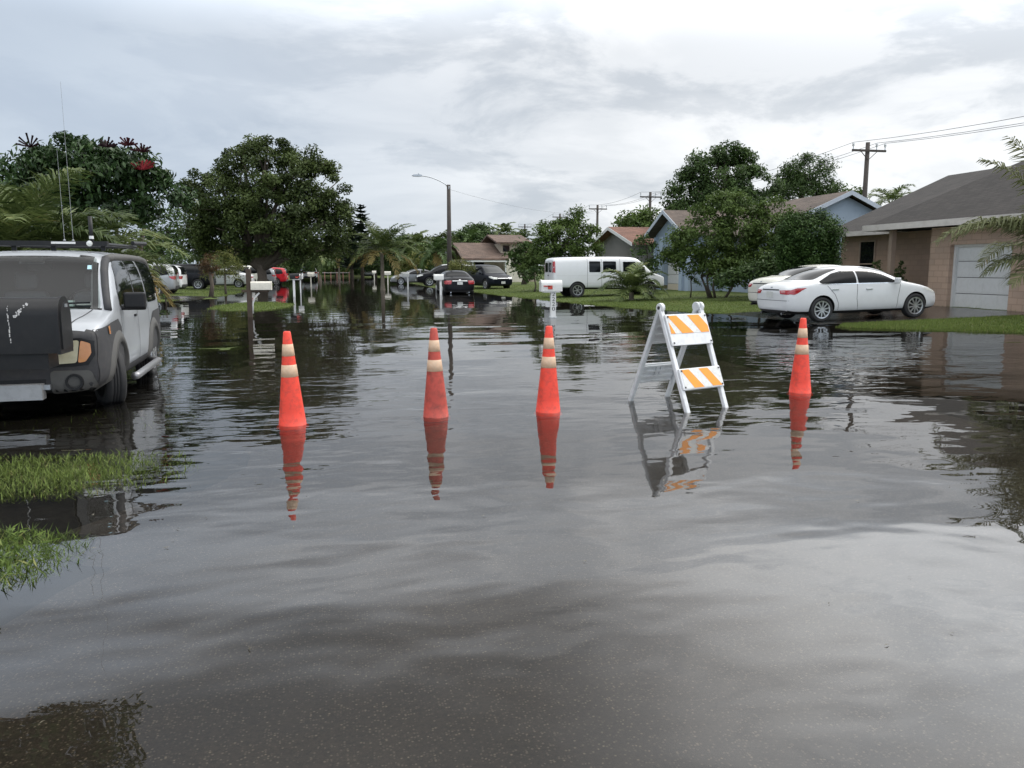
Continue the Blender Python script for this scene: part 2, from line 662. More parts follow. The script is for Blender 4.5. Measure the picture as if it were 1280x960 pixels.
def sheet(name, xs, ys, zf, m):
    X, Y = np.meshgrid(xs, ys, indexing='ij')
    Z = zf(X, Y)
    i = np.arange(X.size).reshape(X.shape)
    me = bpy.data.meshes.new(name)
    me.from_pydata(np.stack([X, Y, Z], -1).reshape(-1, 3).tolist(), [], np.stack([i[:-1, :-1], i[1:, :-1], i[1:, 1:], i[:-1, 1:]], -1).reshape(-1, 4).tolist())
    return tag(link(name, me, m, smooth=True), kind='structure')


ASPH = asphalt_material('asphalt', (0.050, 0.042, 0.034), 0.7)
sheet('road', np.linspace(-2.1, 6.4, 35), np.concatenate([np.linspace(-12, 20, 110), np.linspace(22, 136, 58)]), lambda X, Y: -0.075 + 0.03 * (1 - ((X - 2.6) / 3.8) ** 2) - 0.012 * np.clip(Y / 12, 0, 1) - np.clip(-1.35 - X + 0.16 * np.sin(Y * 2.3) + 0.1 * np.sin(Y * 5.7 + 1), 0, 1) * 0.16, ASPH)
# driveways: dark, wet
WETD = asphalt_material('driveway_asphalt', (0.022, 0.022, 0.022), 0.16)
sheet('driveway', np.linspace(10.4, 19.9, 39), np.linspace(19.25, 24.6, 24), lambda X, Y: np.maximum(gh(X, Y) + 0.012, -0.02 + 0.016 * (X - 11.2)), WETD)
sheet('driveway_left', np.linspace(-19.0, -6.6, 41), np.linspace(40.6, 44.6, 15), lambda X, Y: gh(X, Y) + 0.014, WETD)


def water_material():
    m, n = nt_new('flood_water')
    out = N(n, 'ShaderNodeOutputMaterial')
    geo = N(n, 'ShaderNodeNewGeometry')
    sp = N(n, 'ShaderNodeSeparateXYZ')
    L(n, geo, 'Position', sp, 0)

    def mp(sx, sy, rot=0.0):
        k = N(n, 'ShaderNodeMapping')
        k.inputs['Scale'].default_value = (sx, sy, 1)
        k.inputs['Rotation'].default_value = (0, 0, rot)
        L(n, geo, 'Position', k, 'Vector')
        return k

    def math2(op, a, b):
        x = N(n, 'ShaderNodeMath', operation=op)
        for i, v in enumerate((a, b)):
            if isinstance(v, (int, float)):
                x.inputs[i].default_value = v
            else:
                n.links.new(v, x.inputs[i])
        return x.outputs[0]

    def noise(k, sc, det, rough=0.5, dist=0.0):
        x = N(n, 'ShaderNodeTexNoise', Scale=sc, Detail=det, Roughness=rough, Distortion=dist)
        L(n, k, 'Vector', x, 'Vector')
        return x.outputs['Fac']

    def mr(v, a, b, c, d):
        x = N(n, 'ShaderNodeMapRange', interpolation_type='SMOOTHSTEP')
        n.links.new(v, x.inputs[0])
        for i, kk in enumerate((a, b, c, d)):
            x.inputs[i + 1].default_value = kk
        return x.outputs[0]

    def spot(cx, cy, r):
        dx = math2('DIVIDE', math2('SUBTRACT', sp.outputs[0], cx), r[0])
        dy = math2('DIVIDE', math2('SUBTRACT', sp.outputs[1], cy), r[1])
        q = math2('SQRT', math2('ADD', math2('MULTIPLY', dx, dx), math2('MULTIPLY', dy, dy)), 0)
        return mr(q, 0.35, 1.25, 1, 0)
    fine = noise(mp(0.75, 1.4, -0.2), 3.2, 2.0, 0.45, 0.3)
    mid = noise(mp(0.8, 1.3, -0.2), 1.25, 2.0, 0.5, 0.2)
    long_ = noise(mp(0.6, 1.4, -0.2), 0.45, 1.0)
    gust = mr(noise(mp(1, 1), 0.16, 3.0), 0.38, 0.62, 0.25, 1.0)
    zone = math2('ADD', spot(-1.2, 9.5, (3.0, 4.5)), spot(9.0, 12.2, (5.5, 4.2)))
    zone = math2('ADD', zone, math2('MULTIPLY', spot(4.2, 9.5, (2.6, 3.0)), 0.55))
    calm = mr(sp.outputs[1], 13.0, 28.0, 1.0, 0.18)
    amp = math2('MULTIPLY', math2('ADD', math2('MULTIPLY', gust, 0.24), math2('MULTIPLY', zone, 0.9)), calm)
    near = mr(sp.outputs[1], 2.0, 7.5, 0.9, 1.0)
    amp = math2('MULTIPLY', amp, near)
    hgt = math2('ADD', math2('MULTIPLY', math2('MULTIPLY', fine, amp), 0.0085), math2('MULTIPLY', math2('MULTIPLY', mid, math2('ADD', math2('MULTIPLY', amp, 0.8), mr(sp.outputs[1], 4.0, 10.0, 0.95, 0.16))), 0.013))
    hgt = math2('ADD', hgt, math2('MULTIPLY', math2('MULTIPLY', long_, calm), 0.034))
    bp = N(n, 'ShaderNodeBump', Strength=1.0, Distance=1.0)
    n.links.new(hgt, bp.inputs['Height'])
    fr = N(n, 'ShaderNodeFresnel', IOR=1.85)
    L(n, bp, 'Normal', fr, 'Normal')
    gl = N(n, 'ShaderNodeBsdfGlossy', Roughness=0.0)
    L(n, bp, 'Normal', gl, 'Normal')
    tr = N(n, 'ShaderNodeBsdfTransparent')
    tr.inputs['Color'].default_value = (0.90, 0.88, 0.84, 1)
    mx = N(n, 'ShaderNodeMixShader')
    L(n, fr, 'Fac', mx, 0)
    L(n, tr, 'BSDF', mx, 1)
    L(n, gl, 'BSDF', mx, 2)
    L(n, mx, 'Shader', out, 'Surface')
    return m


wb = MB()
wb.add([(-165, -35, 0), (185, -35, 0), (185, 390, 0), (-165, 390, 0)], [(0, 1, 2, 3)])
tag(wb.build('water', water_material()), kind='structure')

# ------------------------------------------------------------------ grass
GRASS = leaf_mat('grass_blade', (0.062, 0.090, 0.020), (0.18, 0.24, 0.058), (0.26, 0.22, 0.10), transl=0.3, rough=0.6, spec=0.25)
WEED = leaf_mat('weed_blade', (0.055, 0.09, 0.02), (0.17, 0.24, 0.055), (0.28, 0.27, 0.10), transl=0.35, rough=0.55, spec=0.25)


def blades(name, XY, hmin, hmax, wid, rng, m, lean=0.5, zoff=None, patch=None):
    k = len(XY)
    z = gh(XY[:, 0], XY[:, 1]) if zoff is None else zoff
    P = np.stack([XY[:, 0], XY[:, 1], z - 0.01], -1)
    a = rng.uniform(0, 2 * PI, k)
    side = np.stack([np.cos(a), np.sin(a), np.zeros(k)], -1) * wid * rng.uniform(0.6, 1.4, (k, 1))
    h = rng.uniform(hmin, hmax, (k, 1))
    ln = rng.normal(size=(k, 3)) * lean
    ln[:, 2] = 1
    tip = P + unit(ln) * h
    v = np.stack([P - side, P + side, tip], 1).reshape(-1, 3)
    t = np.clip(rng.beta(2.2, 2.4, k) + rng.normal(size=k) * 0.08, 0, 1)
    if patch is not None:
        t = np.clip(t * 0.7 + patch * 0.3, 0, 1)
    return tag(np_mesh(name, v, 3, t, m), kind='stuff')


rng = np.random.default_rng(5)


def scatter(cx, cy, rx, ry, k, pw=0.5):
    a = rng.uniform(0, 2 * PI, k)
    r = rng.uniform(0, 1, k) ** pw
    return np.stack([cx + rx * r * np.cos(a), cy + ry * r * np.sin(a)], -1)


# right-hand lawn and left-hand lawn, denser towards the water's edge
def lawn_pts(shore, sgn, y0, y1, k, depth):
    y = rng.uniform(y0, y1, k)
    s = rng.uniform(0, 1, k) ** 1.6 * depth
    x = np.interp(y, shore[:, 0], shore[:, 1]) + sgn * (s - 0.15)
    return np.stack([x, y], -1)


def keep_dry(p, lo=-0.012):
    return p[gh(p[:, 0], p[:, 1]) > lo]


p = keep_dry(np.concatenate([lawn_pts(_sr, 1, 13, 60, 60000, 8), lawn_pts(_sr, 1, 14.5, 19.4, 36000, 5.6), lawn_pts(_sr, 1, 24.5, 34, 14000, 5)]))
onpave = (p[:, 0] > 11.0) & (p[:, 0] < 19.9) & (p[:, 1] > 19.3) & (p[:, 1] < 24.6)
blades('grass', p[~onpave], 0.03, 0.085, 0.008, rng, GRASS)
p = keep_dry(np.concatenate([lawn_pts(_sl, -1, 20, 78, 26000, 7), scatter(-3.4, 33.2, 1.9, 4.6, 9000)]))
onpave = (p[:, 0] < -6.6) & (p[:, 1] > 40.6) & (p[:, 1] < 44.6)
blades('grass', p[~onpave], 0.03, 0.10, 0.010, rng, GRASS)
# flooded verge beside the camera
p = np.concatenate([scatter(-2.45, 4.42, 1.12, 0.66, 8200, 0.62), scatter(-1.75, 4.4, 0.42, 0.42, 1500, 0.8)])
p = p[p[:, 0] < -1.46 + 0.12 * rng.normal(size=len(p))]
blades('grass', p, 0.035, 0.10, 0.005, rng, WEED, lean=1.2, zoff=np.full(len(p), -0.012))
p = np.concatenate([scatter(-2.9, 6.3, 1.5, 0.75, 9000, 0.75), scatter(-2.0, 6.3, 0.9, 0.7, 3600, 0.9)])
blades('grass', p, 0.035, 0.085, 0.006, rng, GRASS, lean=1.05, zoff=np.full(len(p), -0.012))
p = np.concatenate([scatter(-3.4, 8.7, 2.0, 0.9, 900), scatter(-2.2, 15.9, 0.95, 0.8, 900), scatter(-1.9, 12.6, 0.6, 1.2, 160)])
blades('grass', p, 0.035, 0.075, 0.006, rng, GRASS, lean=1.1, zoff=np.full(len(p), -0.035))
# broad-leaved weeds in the nearest patch
p = scatter(-2.4, 4.4, 0.95, 0.58, 1500, 0.6)
p = p[p[:, 0] < -1.5]
z = rng.uniform(0.005, 0.06, len(p))
tag(leaves('weeds', np.concatenate([p, z[:, None]], 1), 0.06, WEED, None, rng, rng.uniform(0.1, 0.95, len(p)), wide=0.15, up=0.5), kind='stuff')
# specks of leaf litter floating on the water
p = np.concatenate([np.stack([rng.uniform(-1.3, 4.5, 36), rng.uniform(2.3, 8, 36)], -1), np.stack([rng.uniform(-2.4, -0.6, 60), rng.uniform(4, 12, 60)], -1), np.stack([rng.uniform(6, 11, 30), rng.uniform(9, 15, 30)], -1)])
dm = leaf_mat('litter', (0.05, 0.04, 0.02), (0.30, 0.28, 0.22), None, transl=0.1)
tag(leaves('leaf_litter', np.concatenate([p, np.full((len(p), 1), 0.004)], 1), 0.026, dm, None, rng, rng.uniform(0, 1, len(p)), wide=0.2, up=9), kind='stuff')
# ------------------------------------------------------------------ trees
BARK = mat('bark', (0.085, 0.068, 0.052), 0.9, var=0.45, vs=9, bump=0.6, bs=22)
PBARK = mat('palm_bark', (0.16, 0.135, 0.105), 0.9, var=0.35, vs=7, bump=0.6, bs=25)
LF_FICUS = leaf_mat('leaf_ficus', (0.020, 0.034, 0.010), (0.095, 0.128, 0.036), (0.13, 0.125, 0.035), transl=0.22)
LF_DARK = leaf_mat('leaf_dark', (0.020, 0.040, 0.012), (0.086, 0.138, 0.040), (0.11, 0.15, 0.04), transl=0.22)
LF_MID = leaf_mat('leaf_mid', (0.030, 0.055, 0.012), (0.115, 0.17, 0.040), (0.19, 0.23, 0.07), transl=0.28)
LF_YEL = leaf_mat('leaf_yellowish', (0.045, 0.06, 0.015), (0.19, 0.20, 0.055), (0.28, 0.21, 0.09), transl=0.28)
LF_UMB = leaf_mat('leaf_umbrella', (0.012, 0.026, 0.012), (0.055, 0.10, 0.032), (0.14, 0.22, 0.05), transl=0.15, rough=0.32)
LF_RED = leaf_mat('flower_red', (0.022, 0.006, 0.010), (0.075, 0.010, 0.016), (0.24, 0.015, 0.022), transl=0.1)
LF_PALM = leaf_mat('leaf_palm', (0.036, 0.060, 0.018), (0.145, 0.185, 0.060), (0.24, 0.20, 0.07), transl=0.25, rough=0.4)
LF_PALMY = leaf_mat('leaf_palm_old', (0.14, 0.12, 0.04), (0.27, 0.20, 0.07), (0.30, 0.2, 0.1), transl=0.25)
LF_PINE = leaf_mat('leaf_pine', (0.012, 0.024, 0.014), (0.03, 0.05, 0.028), None, transl=0.1)


def blob_px(bl, d, deep=0.8):
    out = []
    for b in bl:
        px, py, rx, ry = b[:4]
        dd = d + (b[4] if len(b) > 4 else 0)
        c = dp(px, py, dd)
        out.append(((c.x, c.y, c.z), (rx * dd / FOC, rx * dd / FOC * deep, ry * dd / FOC)))
    return out


def tree(name, label, group, bl, d, base_px, leafm, seed, per_m2=0.7, nleaf=30, cs=0.4, size=0.22, trunk_r=0.22, cat='tree', limbs=True, wide=0.45, droop=0.1, deep=0.8, stems=1, up=0.6, rmin=0.5, lowcut=-0.6, flat=0.75):
    rg = np.random.default_rng(seed)
    blobs = blob_px(bl, d, deep)
    b = dp(base_px, 340, d)
    b.z = float(gh(b.x, b.y)) - 0.05
    root = empty(name, b, 0, label, cat, group)
    inv = Matrix.Translation(-b)
    P, T, O = crown_points(blobs, per_m2, nleaf, cs, rg, flat=flat, lowcut=lowcut, rmin=rmin)
    P = P - np.array(b)
    okz = P[:, 2] > 0.1
    leaves('crown', P[okz], size, leafm, root, rg, T[okz] * 0.75 + 0.12, wide=wide, droop=droop, outdir=O[okz], up=up)
    tb = MB()
    cz = sum(x[0][2] for x in blobs) / len(blobs)
    lo = min(x[0][2] - x[1][2] for x in blobs)
    rnd = random.Random(seed)
    for s in range(stems):
        o = Vector((rnd.uniform(-1, 1), rnd.uniform(-0.5, 0.5), 0)) * (0.35 if stems > 1 else 0)
        fork = Vector((o.x * 2.2, o.y * 2, max(0.6, (lo - b.z) * 0.9 + 0.4)))
        pts = [o, o + (fork - o) * 0.5 + Vector((rnd.uniform(-.1, .1), 0, 0)), fork]
        r = trunk_r * (0.6 if stems > 1 else 1)
        tb.tube(pts, [r * 1.25, r * 0.9, r * 0.8], 9)
        for i, (c, rr) in enumerate(blobs):
            if stems > 1 and i % stems != s:
                continue
            e = Vector(c) - b
            m1 = fork.lerp(e, 0.5) + Vector((rnd.uniform(-.3, .3), rnd.uniform(-.3, .3), rnd.uniform(0, .5)))
            tb.tube([fork - Vector((0, 0, r)), m1, e], [r * 0.7, r * 0.42, r * 0.15], 6)
            for k in range(3):
                t = e + Vector((rnd.uniform(-1, 1) * rr[0], rnd.uniform(-1, 1) * rr[1], rnd.uniform(-.3, .9) * rr[2])) * 0.8
                tb.tube([m1.lerp(e, rnd.uniform(.1, .9)), t], [r * 0.22, r * 0.06], 5)
    tb.build('trunk', BARK, root, smooth=True)
    return root


def frond_mesh(name, length, az, el, bend, nl, ll, lw, rg, m, start=(0, 0, 0), twist=0.0, hang=0.5, seg=12, gap0=0.12, rach=0.02):
    """one palm leaf: an arching midrib with two rows of narrow leaflets"""
    pts = [Vector(start)]
    e = el
    step = length / seg
    wob = rg.uniform(-0.45, 0.45)
    h = Vector((math.cos(az), math.sin(az), 0))
    for i in range(seg):
        pts.append(pts[-1] + (h * math.cos(e) + Vector((0, 0, 1)) * math.sin(e)) * step)
        e -= bend / seg * (0.5 + 1.0 * i / seg)
        az_ = az + wob * (i / seg) ** 1.5
        h = Vector((math.cos(az_), math.sin(az_), 0))
        e = max(e, -1.5)
    A = np.array([list(p) for p in pts])
    tpos = np.linspace(gap0, 0.995, nl)
    out, tint = [], []
    base_t = rg.uniform(0.15, 0.7)
    for sgn in (-1, 1):
        for t in tpos:
            if rg.uniform() < 0.06:
                continue
            f = t * seg
            i = min(int(f), seg - 1)
            p = A[i] + (A[i + 1] - A[i]) * (f - i)
            d = unit(A[i + 1] - A[i])
            side = np.array([-math.sin(az), math.cos(az), 0.0]) * sgn
            upv = np.cross(d, side) * sgn
            if upv[2] < 0:
                upv = -upv
            l = ll * (math.sin(PI * (0.12 + 0.86 * t) ** 0.8) * 0.75 + 0.25) * rg.uniform(0.85, 1.1)
            dirv = unit(side * 0.85 + d * (0.45 + 0.5 * t) + upv * (0.25 + twist) + rg.normal(size=3) * 0.13)
            p1 = p + dirv * l * 0.5
            d2 = unit(dirv + np.array([0, 0, -1.0]) * hang * rg.uniform(0.7, 1.5))
            p2 = p1 + d2 * l * 0.5
            wv = d * lw * 0.5
            out += [p - wv * 0.6, p + wv * 0.6, p1 + wv, p1 - wv]
            out += [p1 - wv, p1 + wv, p2 + wv * 0.15, p2 - wv * 0.15]
            q = np.clip(base_t + rg.normal() * 0.13, 0, 1)
            tint += [q, q]
    # midrib
    rb = MB()
    rb.tube(pts, [rach * (1 - 0.85 * i / seg) for i in range(seg + 1)], 4, cap=False)
    rv = np.array(rb.v)
    for fc in rb.f:
        out += [rv[i] for i in fc]
        tint.append(0.85)
    return np.array(out), np.array(tint)


def palm(name, label, group, base, height, nfr, flen, seed, m=LF_PALM, trunk_r=0.14, lean=(0, 0), nl=34, ll=0.7, lw=0.035, el=(1.25, -0.5), bend=1.5, old=2, cat='palm tree', azs=None, hang=0.5, trunk=True, fl_list=None, mold=None):
    rg = np.random.default_rng(seed)
    root = empty(name, base, 0, label, cat, group)
    top = Vector((lean[0], lean[1], height))
    if trunk:
        tb = MB()
        k = 14
        pts = [Vector((lean[0] * (i / k) ** 1.6, lean[1] * (i / k) ** 1.6, height * i / k - 0.15)) for i in range(k + 1)]
        tb.tube(pts, [trunk_r * (1.5 - 0.6 * min(1, i / 3) - 0.15 * i / k + (0.06 if i % 2 else 0)) for i in range(k + 1)], 10)
        tb.build('trunk', PBARK, root, smooth=True)
    for i in range(nfr):
        f = i / max(1, nfr - 1)
        az = azs[i] if azs is not None else i * 2.39996 + rg.uniform(-.2, .2)
        e = el[0] + (el[1] - el[0]) * f ** 0.9 + rg.uniform(-.1, .1)
        ln = flen * rg.uniform(0.85, 1.1) * (0.75 if f < 0.12 else 1)
        if fl_list is not None:
            e, bd, ln = fl_list[i]
        else:
            bd = bend * rg.uniform(0.8, 1.2)
        v, t = frond_mesh('frond', ln, az, e, bd, nl, ll, lw, rg, None, start=top + Vector((math.cos(az), math.sin(az), 0)) * trunk_r * 0.6, hang=hang)
        np_mesh('frond', v, 4, np.clip(t, 0, 1), (mold or LF_PALMY) if i >= nfr - old else m, root)
    return root


def on_ground(px, d):
    b = dp(px, 340, d)
    b.z = float(gh(b.x, b.y))
    return b


# -- left side
tree('broadleaf_tree', 'huge dark round-crowned ficus tree, tallest of the trees on the left of the street', None,
     [(290, 255, 58, 52), (335, 222, 58, 46), (393, 250, 44, 55), (300, 290, 62, 32), (388, 290, 50, 36), (345, 275, 68, 48), (252, 268, 25, 34), (250, 300, 22, 26), (300, 190, 18, 14), (335, 184, 22, 13), (375, 205, 26, 22), (400, 208, 16, 16), (424, 270, 18, 34), (275, 318, 40, 16), (345, 316, 46, 18), (405, 312, 34, 22), (272, 222, 16, 16), (238, 240, 14, 14)], 55, 326, LF_FICUS, 11,
     per_m2=0.50, nleaf=190, cs=0.40, size=0.20, trunk_r=0.36, wide=0.55, rmin=0.35)
t = tree('umbrella_tree', 'umbrella tree with drooping glossy leaves and red flower spikes behind the silver utility car', None,
         [(95, 200, 62, 26), (48, 208, 42, 24), (155, 215, 42, 28), (205, 245, 30, 18), (118, 225, 62, 24), (185, 228, 26, 18), (70, 228, 50, 24), (60, 258, 55, 26), (130, 262, 50, 26), (172, 262, 26, 22)], 24, 150, LF_UMB, 12,
         per_m2=4.2, nleaf=34, cs=0.2, size=0.22, trunk_r=0.10, wide=0.36, droop=1.5, stems=3)
rg = np.random.default_rng(3)
for px, py, s, hi in ((38, 178, 26, 0), (134, 178, 22, 0), (160, 176, 20, .6), (178, 184, 22, .3), (178, 206, 24, 1.0)):
    c = dp(px, py + 6, 23.2)
    out, tn = [], []
    for k in range(11):
        a = -0.2 + (PI + 0.4) * k / 10
        d = _r * math.cos(a) + Vector((0, 0, 1)) * (abs(math.sin(a)) * 0.8 + 0.1) + Vector((0, rg.uniform(-.6, .6), 0))
        d.normalize()
        ln = s * 0.0145 * rg.uniform(0.55, 1.15)
        sd_ = d.cross(Vector((0.3, -1, 0.2))).normalized() * 0.027
        a0, b0 = c, c + d * ln
        up_ = d.cross(sd_).normalized() * 0.027
        for q in (sd_, up_):
            out += [list(a0 - q * .5), list(a0 + q * .5), list(b0 + q), list(b0 - q)]
            tn += [min(1, hi * 0.9 + rg.uniform(0, .25))]
    np_mesh('flower_spike', np.array(out) - np.array(t.location), 4, np.array(tn), LF_RED, t)

# coconut palms behind the utility car
b = on_ground(20, 16.5)
palm('palm_tree', 'young coconut palm at the left edge of the picture with a fan of upright fronds', 'palms behind the silver car', b, 1.6, 24, 2.5, 21, trunk_r=0.16, nl=50, ll=0.9, lw=0.045, el=(1.5, 0.2), bend=1.35, old=3)
b = on_ground(100, 17.5)
palm('palm_tree', 'young coconut palm standing behind the roof rack with arched yellow-green fronds', 'palms behind the silver car', b, 1.45, 24, 2.1, 22, trunk_r=0.16, nl=46, ll=0.85, lw=0.045, el=(1.5, 0.1), bend=1.5, old=3)
b = on_ground(140, 22)
palm('palm_tree', 'short palm with hanging straw-coloured fronds in front of the silver SUV', 'palms behind the silver car', b, 1.35, 18, 1.45, 23, trunk_r=0.13, nl=44, ll=0.65, lw=0.055, el=(1.2, -0.3), bend=2.0, old=6)
# a tall palm just outside the frame; its lowest leaf tips are mirrored in the water at bottom left
tree('broadleaf_tree', 'dark green tree behind the palms at the far left, beside the umbrella tree', 'dark trees behind the left houses', [(12, 240, 40, 36), (-30, 250, 50, 50), (65, 262, 34, 30)], 40, 0, LF_DARK, 13, per_m2=0.9, nleaf=36, size=0.26)
tree('broadleaf_tree', 'dark tree filling the gap between the umbrella tree and the ficus', 'dark trees behind the left houses', [(208, 285, 26, 30), (232, 300, 26, 32), (190, 300, 26, 26), (212, 318, 36, 20)], 72, 210, LF_DARK, 14, per_m2=0.6, nleaf=36, cs=0.5, size=0.32)
tree('hedge', 'dark green hedge behind the white hatchback', None, [(232, 330, 24, 14), (255, 332, 22, 13), (215, 334, 20, 12)], 60, 235, LF_DARK, 15, per_m2=1.2, nleaf=30, cs=0.3, size=0.22, cat='hedge', trunk_r=0.08)
tree('shrub', 'tall feathery yellow-green shrub beside a lawn on the left', None, [(283, 332, 17, 19), (272, 338, 17, 15), (291, 340, 14, 14)], 46, 281, LF_YEL, 16, per_m2=3, nleaf=40, cs=0.22, size=0.17, cat='shrub', trunk_r=0.06, wide=0.2)
tree('shrub', 'reddish-brown shrub growing on a dark stump, left of the feathery shrub', None, [(262, 330, 12, 12), (256, 338, 9, 9)], 42, 262, leaf_mat('leaf_brown', (0.04, 0.03, 0.015), (0.13, 0.075, 0.035), (0.24, 0.20, 0.1)), 17, per_m2=6, nleaf=30, cs=0.16, size=0.15, cat='shrub', trunk_r=0.11, wide=0.25)
tree('shrub', 'low dark bush at the water edge on the left lawn', None, [(206 + 0, 372, 5, 4)], 33.5, 206, LF_DARK, 18, per_m2=8, nleaf=25, cs=0.1, size=0.1, cat='shrub', trunk_r=0.03)

# -- far end of the street
pines = 'norfolk pines at the end of the street'


def norfolk(px, top_y, d, label, seed, halfw, nt=19):
    rg = np.random.default_rng(seed)
    b = on_ground(px, d)
    root = empty('pine_tree', b, 0, label, 'pine tree', pines)
    H = dp(px, top_y, d).z - b.z
    tb = MB()
    tb.tube([(0, 0, 0), (0, 0, H * 0.5), (0, 0, H)], [0.25, 0.16, 0.03], 7)
    tb.build('trunk', BARK, root, smooth=True)
    out = []
    for i in range(nt):
        f = i / (nt - 1)
        z = H * (0.2 + 0.8 * f)
        r = halfw * (1 - f) ** 0.75 + 0.25
        for k in range(9):
            a = 2 * PI * k / 9 + i * 0.4
            a += rg.uniform(-.2, .2)
            h = np.array([math.cos(a), math.sin(a), rg.uniform(0.05, 0.5)])
            r = (halfw * (1 - f) ** 0.75 + 0.25) * rg.uniform(0.6, 1.08)
            sdv = np.array([-math.sin(a), math.cos(a), 0])
            for q in range(9):
                c = np.array([0, 0, z]) + h * r * (0.15 + 0.85 * q / 8)
                l = 0.42 * (1.15 - 0.06 * q)
                for sg in (-1, 1):
                    t = sdv * sg * 0.8 + h * 0.5 + np.array([0, 0, 0.25])
                    wv = h * 0.15
                    out += [c - wv, c + wv, c + t * l + wv * 0.6, c + t * l - wv * 0.6]
    np_mesh('crown', np.array(out), 4, rg.uniform(0, 1, len(out) // 4), LF_PINE, root)


norfolk(453, 258, 108, 'taller of the two norfolk pines beyond the coconut palm, showing tiered branches', 31, 2.6)
norfolk(440, 279, 104, 'shorter norfolk pine with level tiers, just right of the ficus crown', 32, 2.5)
b = on_ground(478, 55)
b.z = -0.08
palm('palm_tree', 'full coconut palm with yellowing lower fronds standing alone in the flooded street verge', 'palms down the street', b, 2.75, 32, 2.85, 24, trunk_r=0.15, nl=32, ll=0.75, lw=0.07, el=(1.52, -0.25), bend=1.2, old=5)
for i, (px, d, h, fl, lab) in enumerate((
        (400, 92, 3.2, 2.6, 'small palm in the shade under the right side of the ficus crown'),
        (424, 112, 4.0, 2.8, 'palm behind the white rail fence at the end of the street'),
        (520, 88, 4.1, 2.6, 'palm right of the coconut palm, in front of a dark grove'),
        (545, 72, 2.9, 2.3, 'dark palm just left of the street light pole, over the pickup'),
        (588, 92, 4.2, 2.6, 'palm with hanging fronds between the street light and the tiled roof'),
        (630, 90, 5.0, 2.4, 'palm rising over the upper tiled roof of the two-level house'),
        (652, 93, 4.4, 2.2, 'small palm behind the right end of the two-level house'))):
    palm('palm_tree', lab, 'palms down the street', on_ground(px, d), h, 16, fl, 40 + i, m=LF_DARK if i in (3, 4) else LF_PALM, trunk_r=0.14, nl=20, ll=0.7, lw=0.17, el=(1.4, -0.55), bend=1.5, old=1 if i % 2 else 0)
tree('shrub', 'yellow-green areca clump at the foot of the street light pole', None, [(576, 334, 14, 10), (568, 336, 9, 8), (585, 338, 9, 8)], 55, 577, LF_YEL, 51, per_m2=3, nleaf=40, cs=0.25, size=0.3, cat='shrub', trunk_r=0.06, wide=0.14)
tree('shrub', 'yellow-green shrub behind the dark saloon on the right bank', None, [(520, 328, 16, 12), (508, 334, 12, 10)], 84, 518, LF_YEL, 52, per_m2=1.6, nleaf=34, cs=0.35, size=0.3, cat='shrub', trunk_r=0.08, wide=0.3)
bt = 'trees closing the end of the street'
for i, (bl, d, lm, lab) in enumerate((
        ([(590, 300, 24, 16), (575, 306, 20, 14), (610, 304, 18, 16), (600, 290, 16, 9)], 100, LF_DARK, 'dark dense tree behind the street light, left of the two-level house'),
        ([(512, 307, 22, 16), (530, 316, 20, 18), (495, 316, 20, 18), (515, 330, 34, 14)], 118, LF_DARK, 'dark tree right of the coconut palm at the end of the street'),
        ([(556, 306, 17, 13), (545, 314, 16, 16)], 96, LF_FICUS, 'blackish-green tree immediately left of the street light pole'),
        ([(420, 318, 24, 16), (395, 318, 22, 18), (445, 320, 22, 16), (425, 330, 40, 10)], 132, LF_MID, 'mid-green tree behind the white rail fence'),
        ([(470, 316, 26, 18), (455, 320, 18, 18), (480, 332, 26, 10), (450, 332, 20, 9)], 124, LF_DARK, 'dark tree behind the trunk of the coconut palm'),
        ([(375, 322, 22, 18), (352, 322, 22, 18), (390, 330, 20, 12)], 98, LF_DARK, 'dark tree behind the red car'),
        ([(330, 325, 28, 18), (302, 324, 28, 20), (275, 326, 24, 18)], 84, LF_FICUS, 'dark tree below the ficus crown, behind the parked white cars'),
        ([(790, 277, 20, 13), (810, 274, 16, 13), (800, 287, 26, 12)], 80, LF_MID, 'leafy tree behind the red-roofed house'),
        ([(655, 320, 14, 18), (643, 328, 11, 14), (662, 335, 14, 12)], 64, LF_DARK, 'small dark tree in front of the two-level house'),
        ([(625, 302, 12, 8), (640, 300, 12, 8), (612, 306, 10, 8)], 110, LF_MID, 'tree top between the grove and the upper tiled roof'))):
    tree('broadleaf_tree', lab, bt, bl, d, bl[0][0], lm, 60 + i, per_m2=0.95, nleaf=46, cs=0.5, size=0.36, trunk_r=0.2)
tree('hedge', 'long dark hedge across the end of the street behind the white rail fence', None, [(300 + 15 * i, 335, 16, 10 + (i * 7) % 5) for i in range(22)], 140, 440, LF_DARK, 75, per_m2=1.0, nleaf=46, cs=0.6, size=0.5, lowcut=-1.0, cat='hedge', trunk_r=0.08)

# -- right side
tree('broadleaf_tree', 'big dark round tree rising behind the blue house', None,
     [(905, 222, 46, 38), (862, 250, 32, 32), (942, 240, 32, 34), (905, 262, 58, 32), (842, 272, 20, 18), (905, 195, 26, 14), (880, 215, 28, 24)], 58, 905, LF_DARK, 81, per_m2=0.7, nleaf=130, cs=0.38, size=0.22, trunk_r=0.3, wide=0.5, rmin=0.4)
tree('broadleaf_tree', 'feathery tree with weeping side twigs behind the blue roof, right of the big dark tree', None,
     [(1012, 220, 32, 24), (1000, 242, 32, 24), (1036, 246, 22, 18), (984, 225, 14, 16)], 63, 1012, LF_DARK, 82, per_m2=1.6, nleaf=60, cs=0.42, size=0.26, trunk_r=0.22, droop=1.0, wide=0.3)
tree('broadleaf_tree', 'light green tree behind the blue gable near the large utility pole', None, [(1045, 250, 22, 14), (1066, 250, 16, 12), (1060, 262, 22, 12)], 66, 1055, LF_MID, 83, per_m2=0.8, nleaf=36, cs=0.4, size=0.3, trunk_r=0.2)
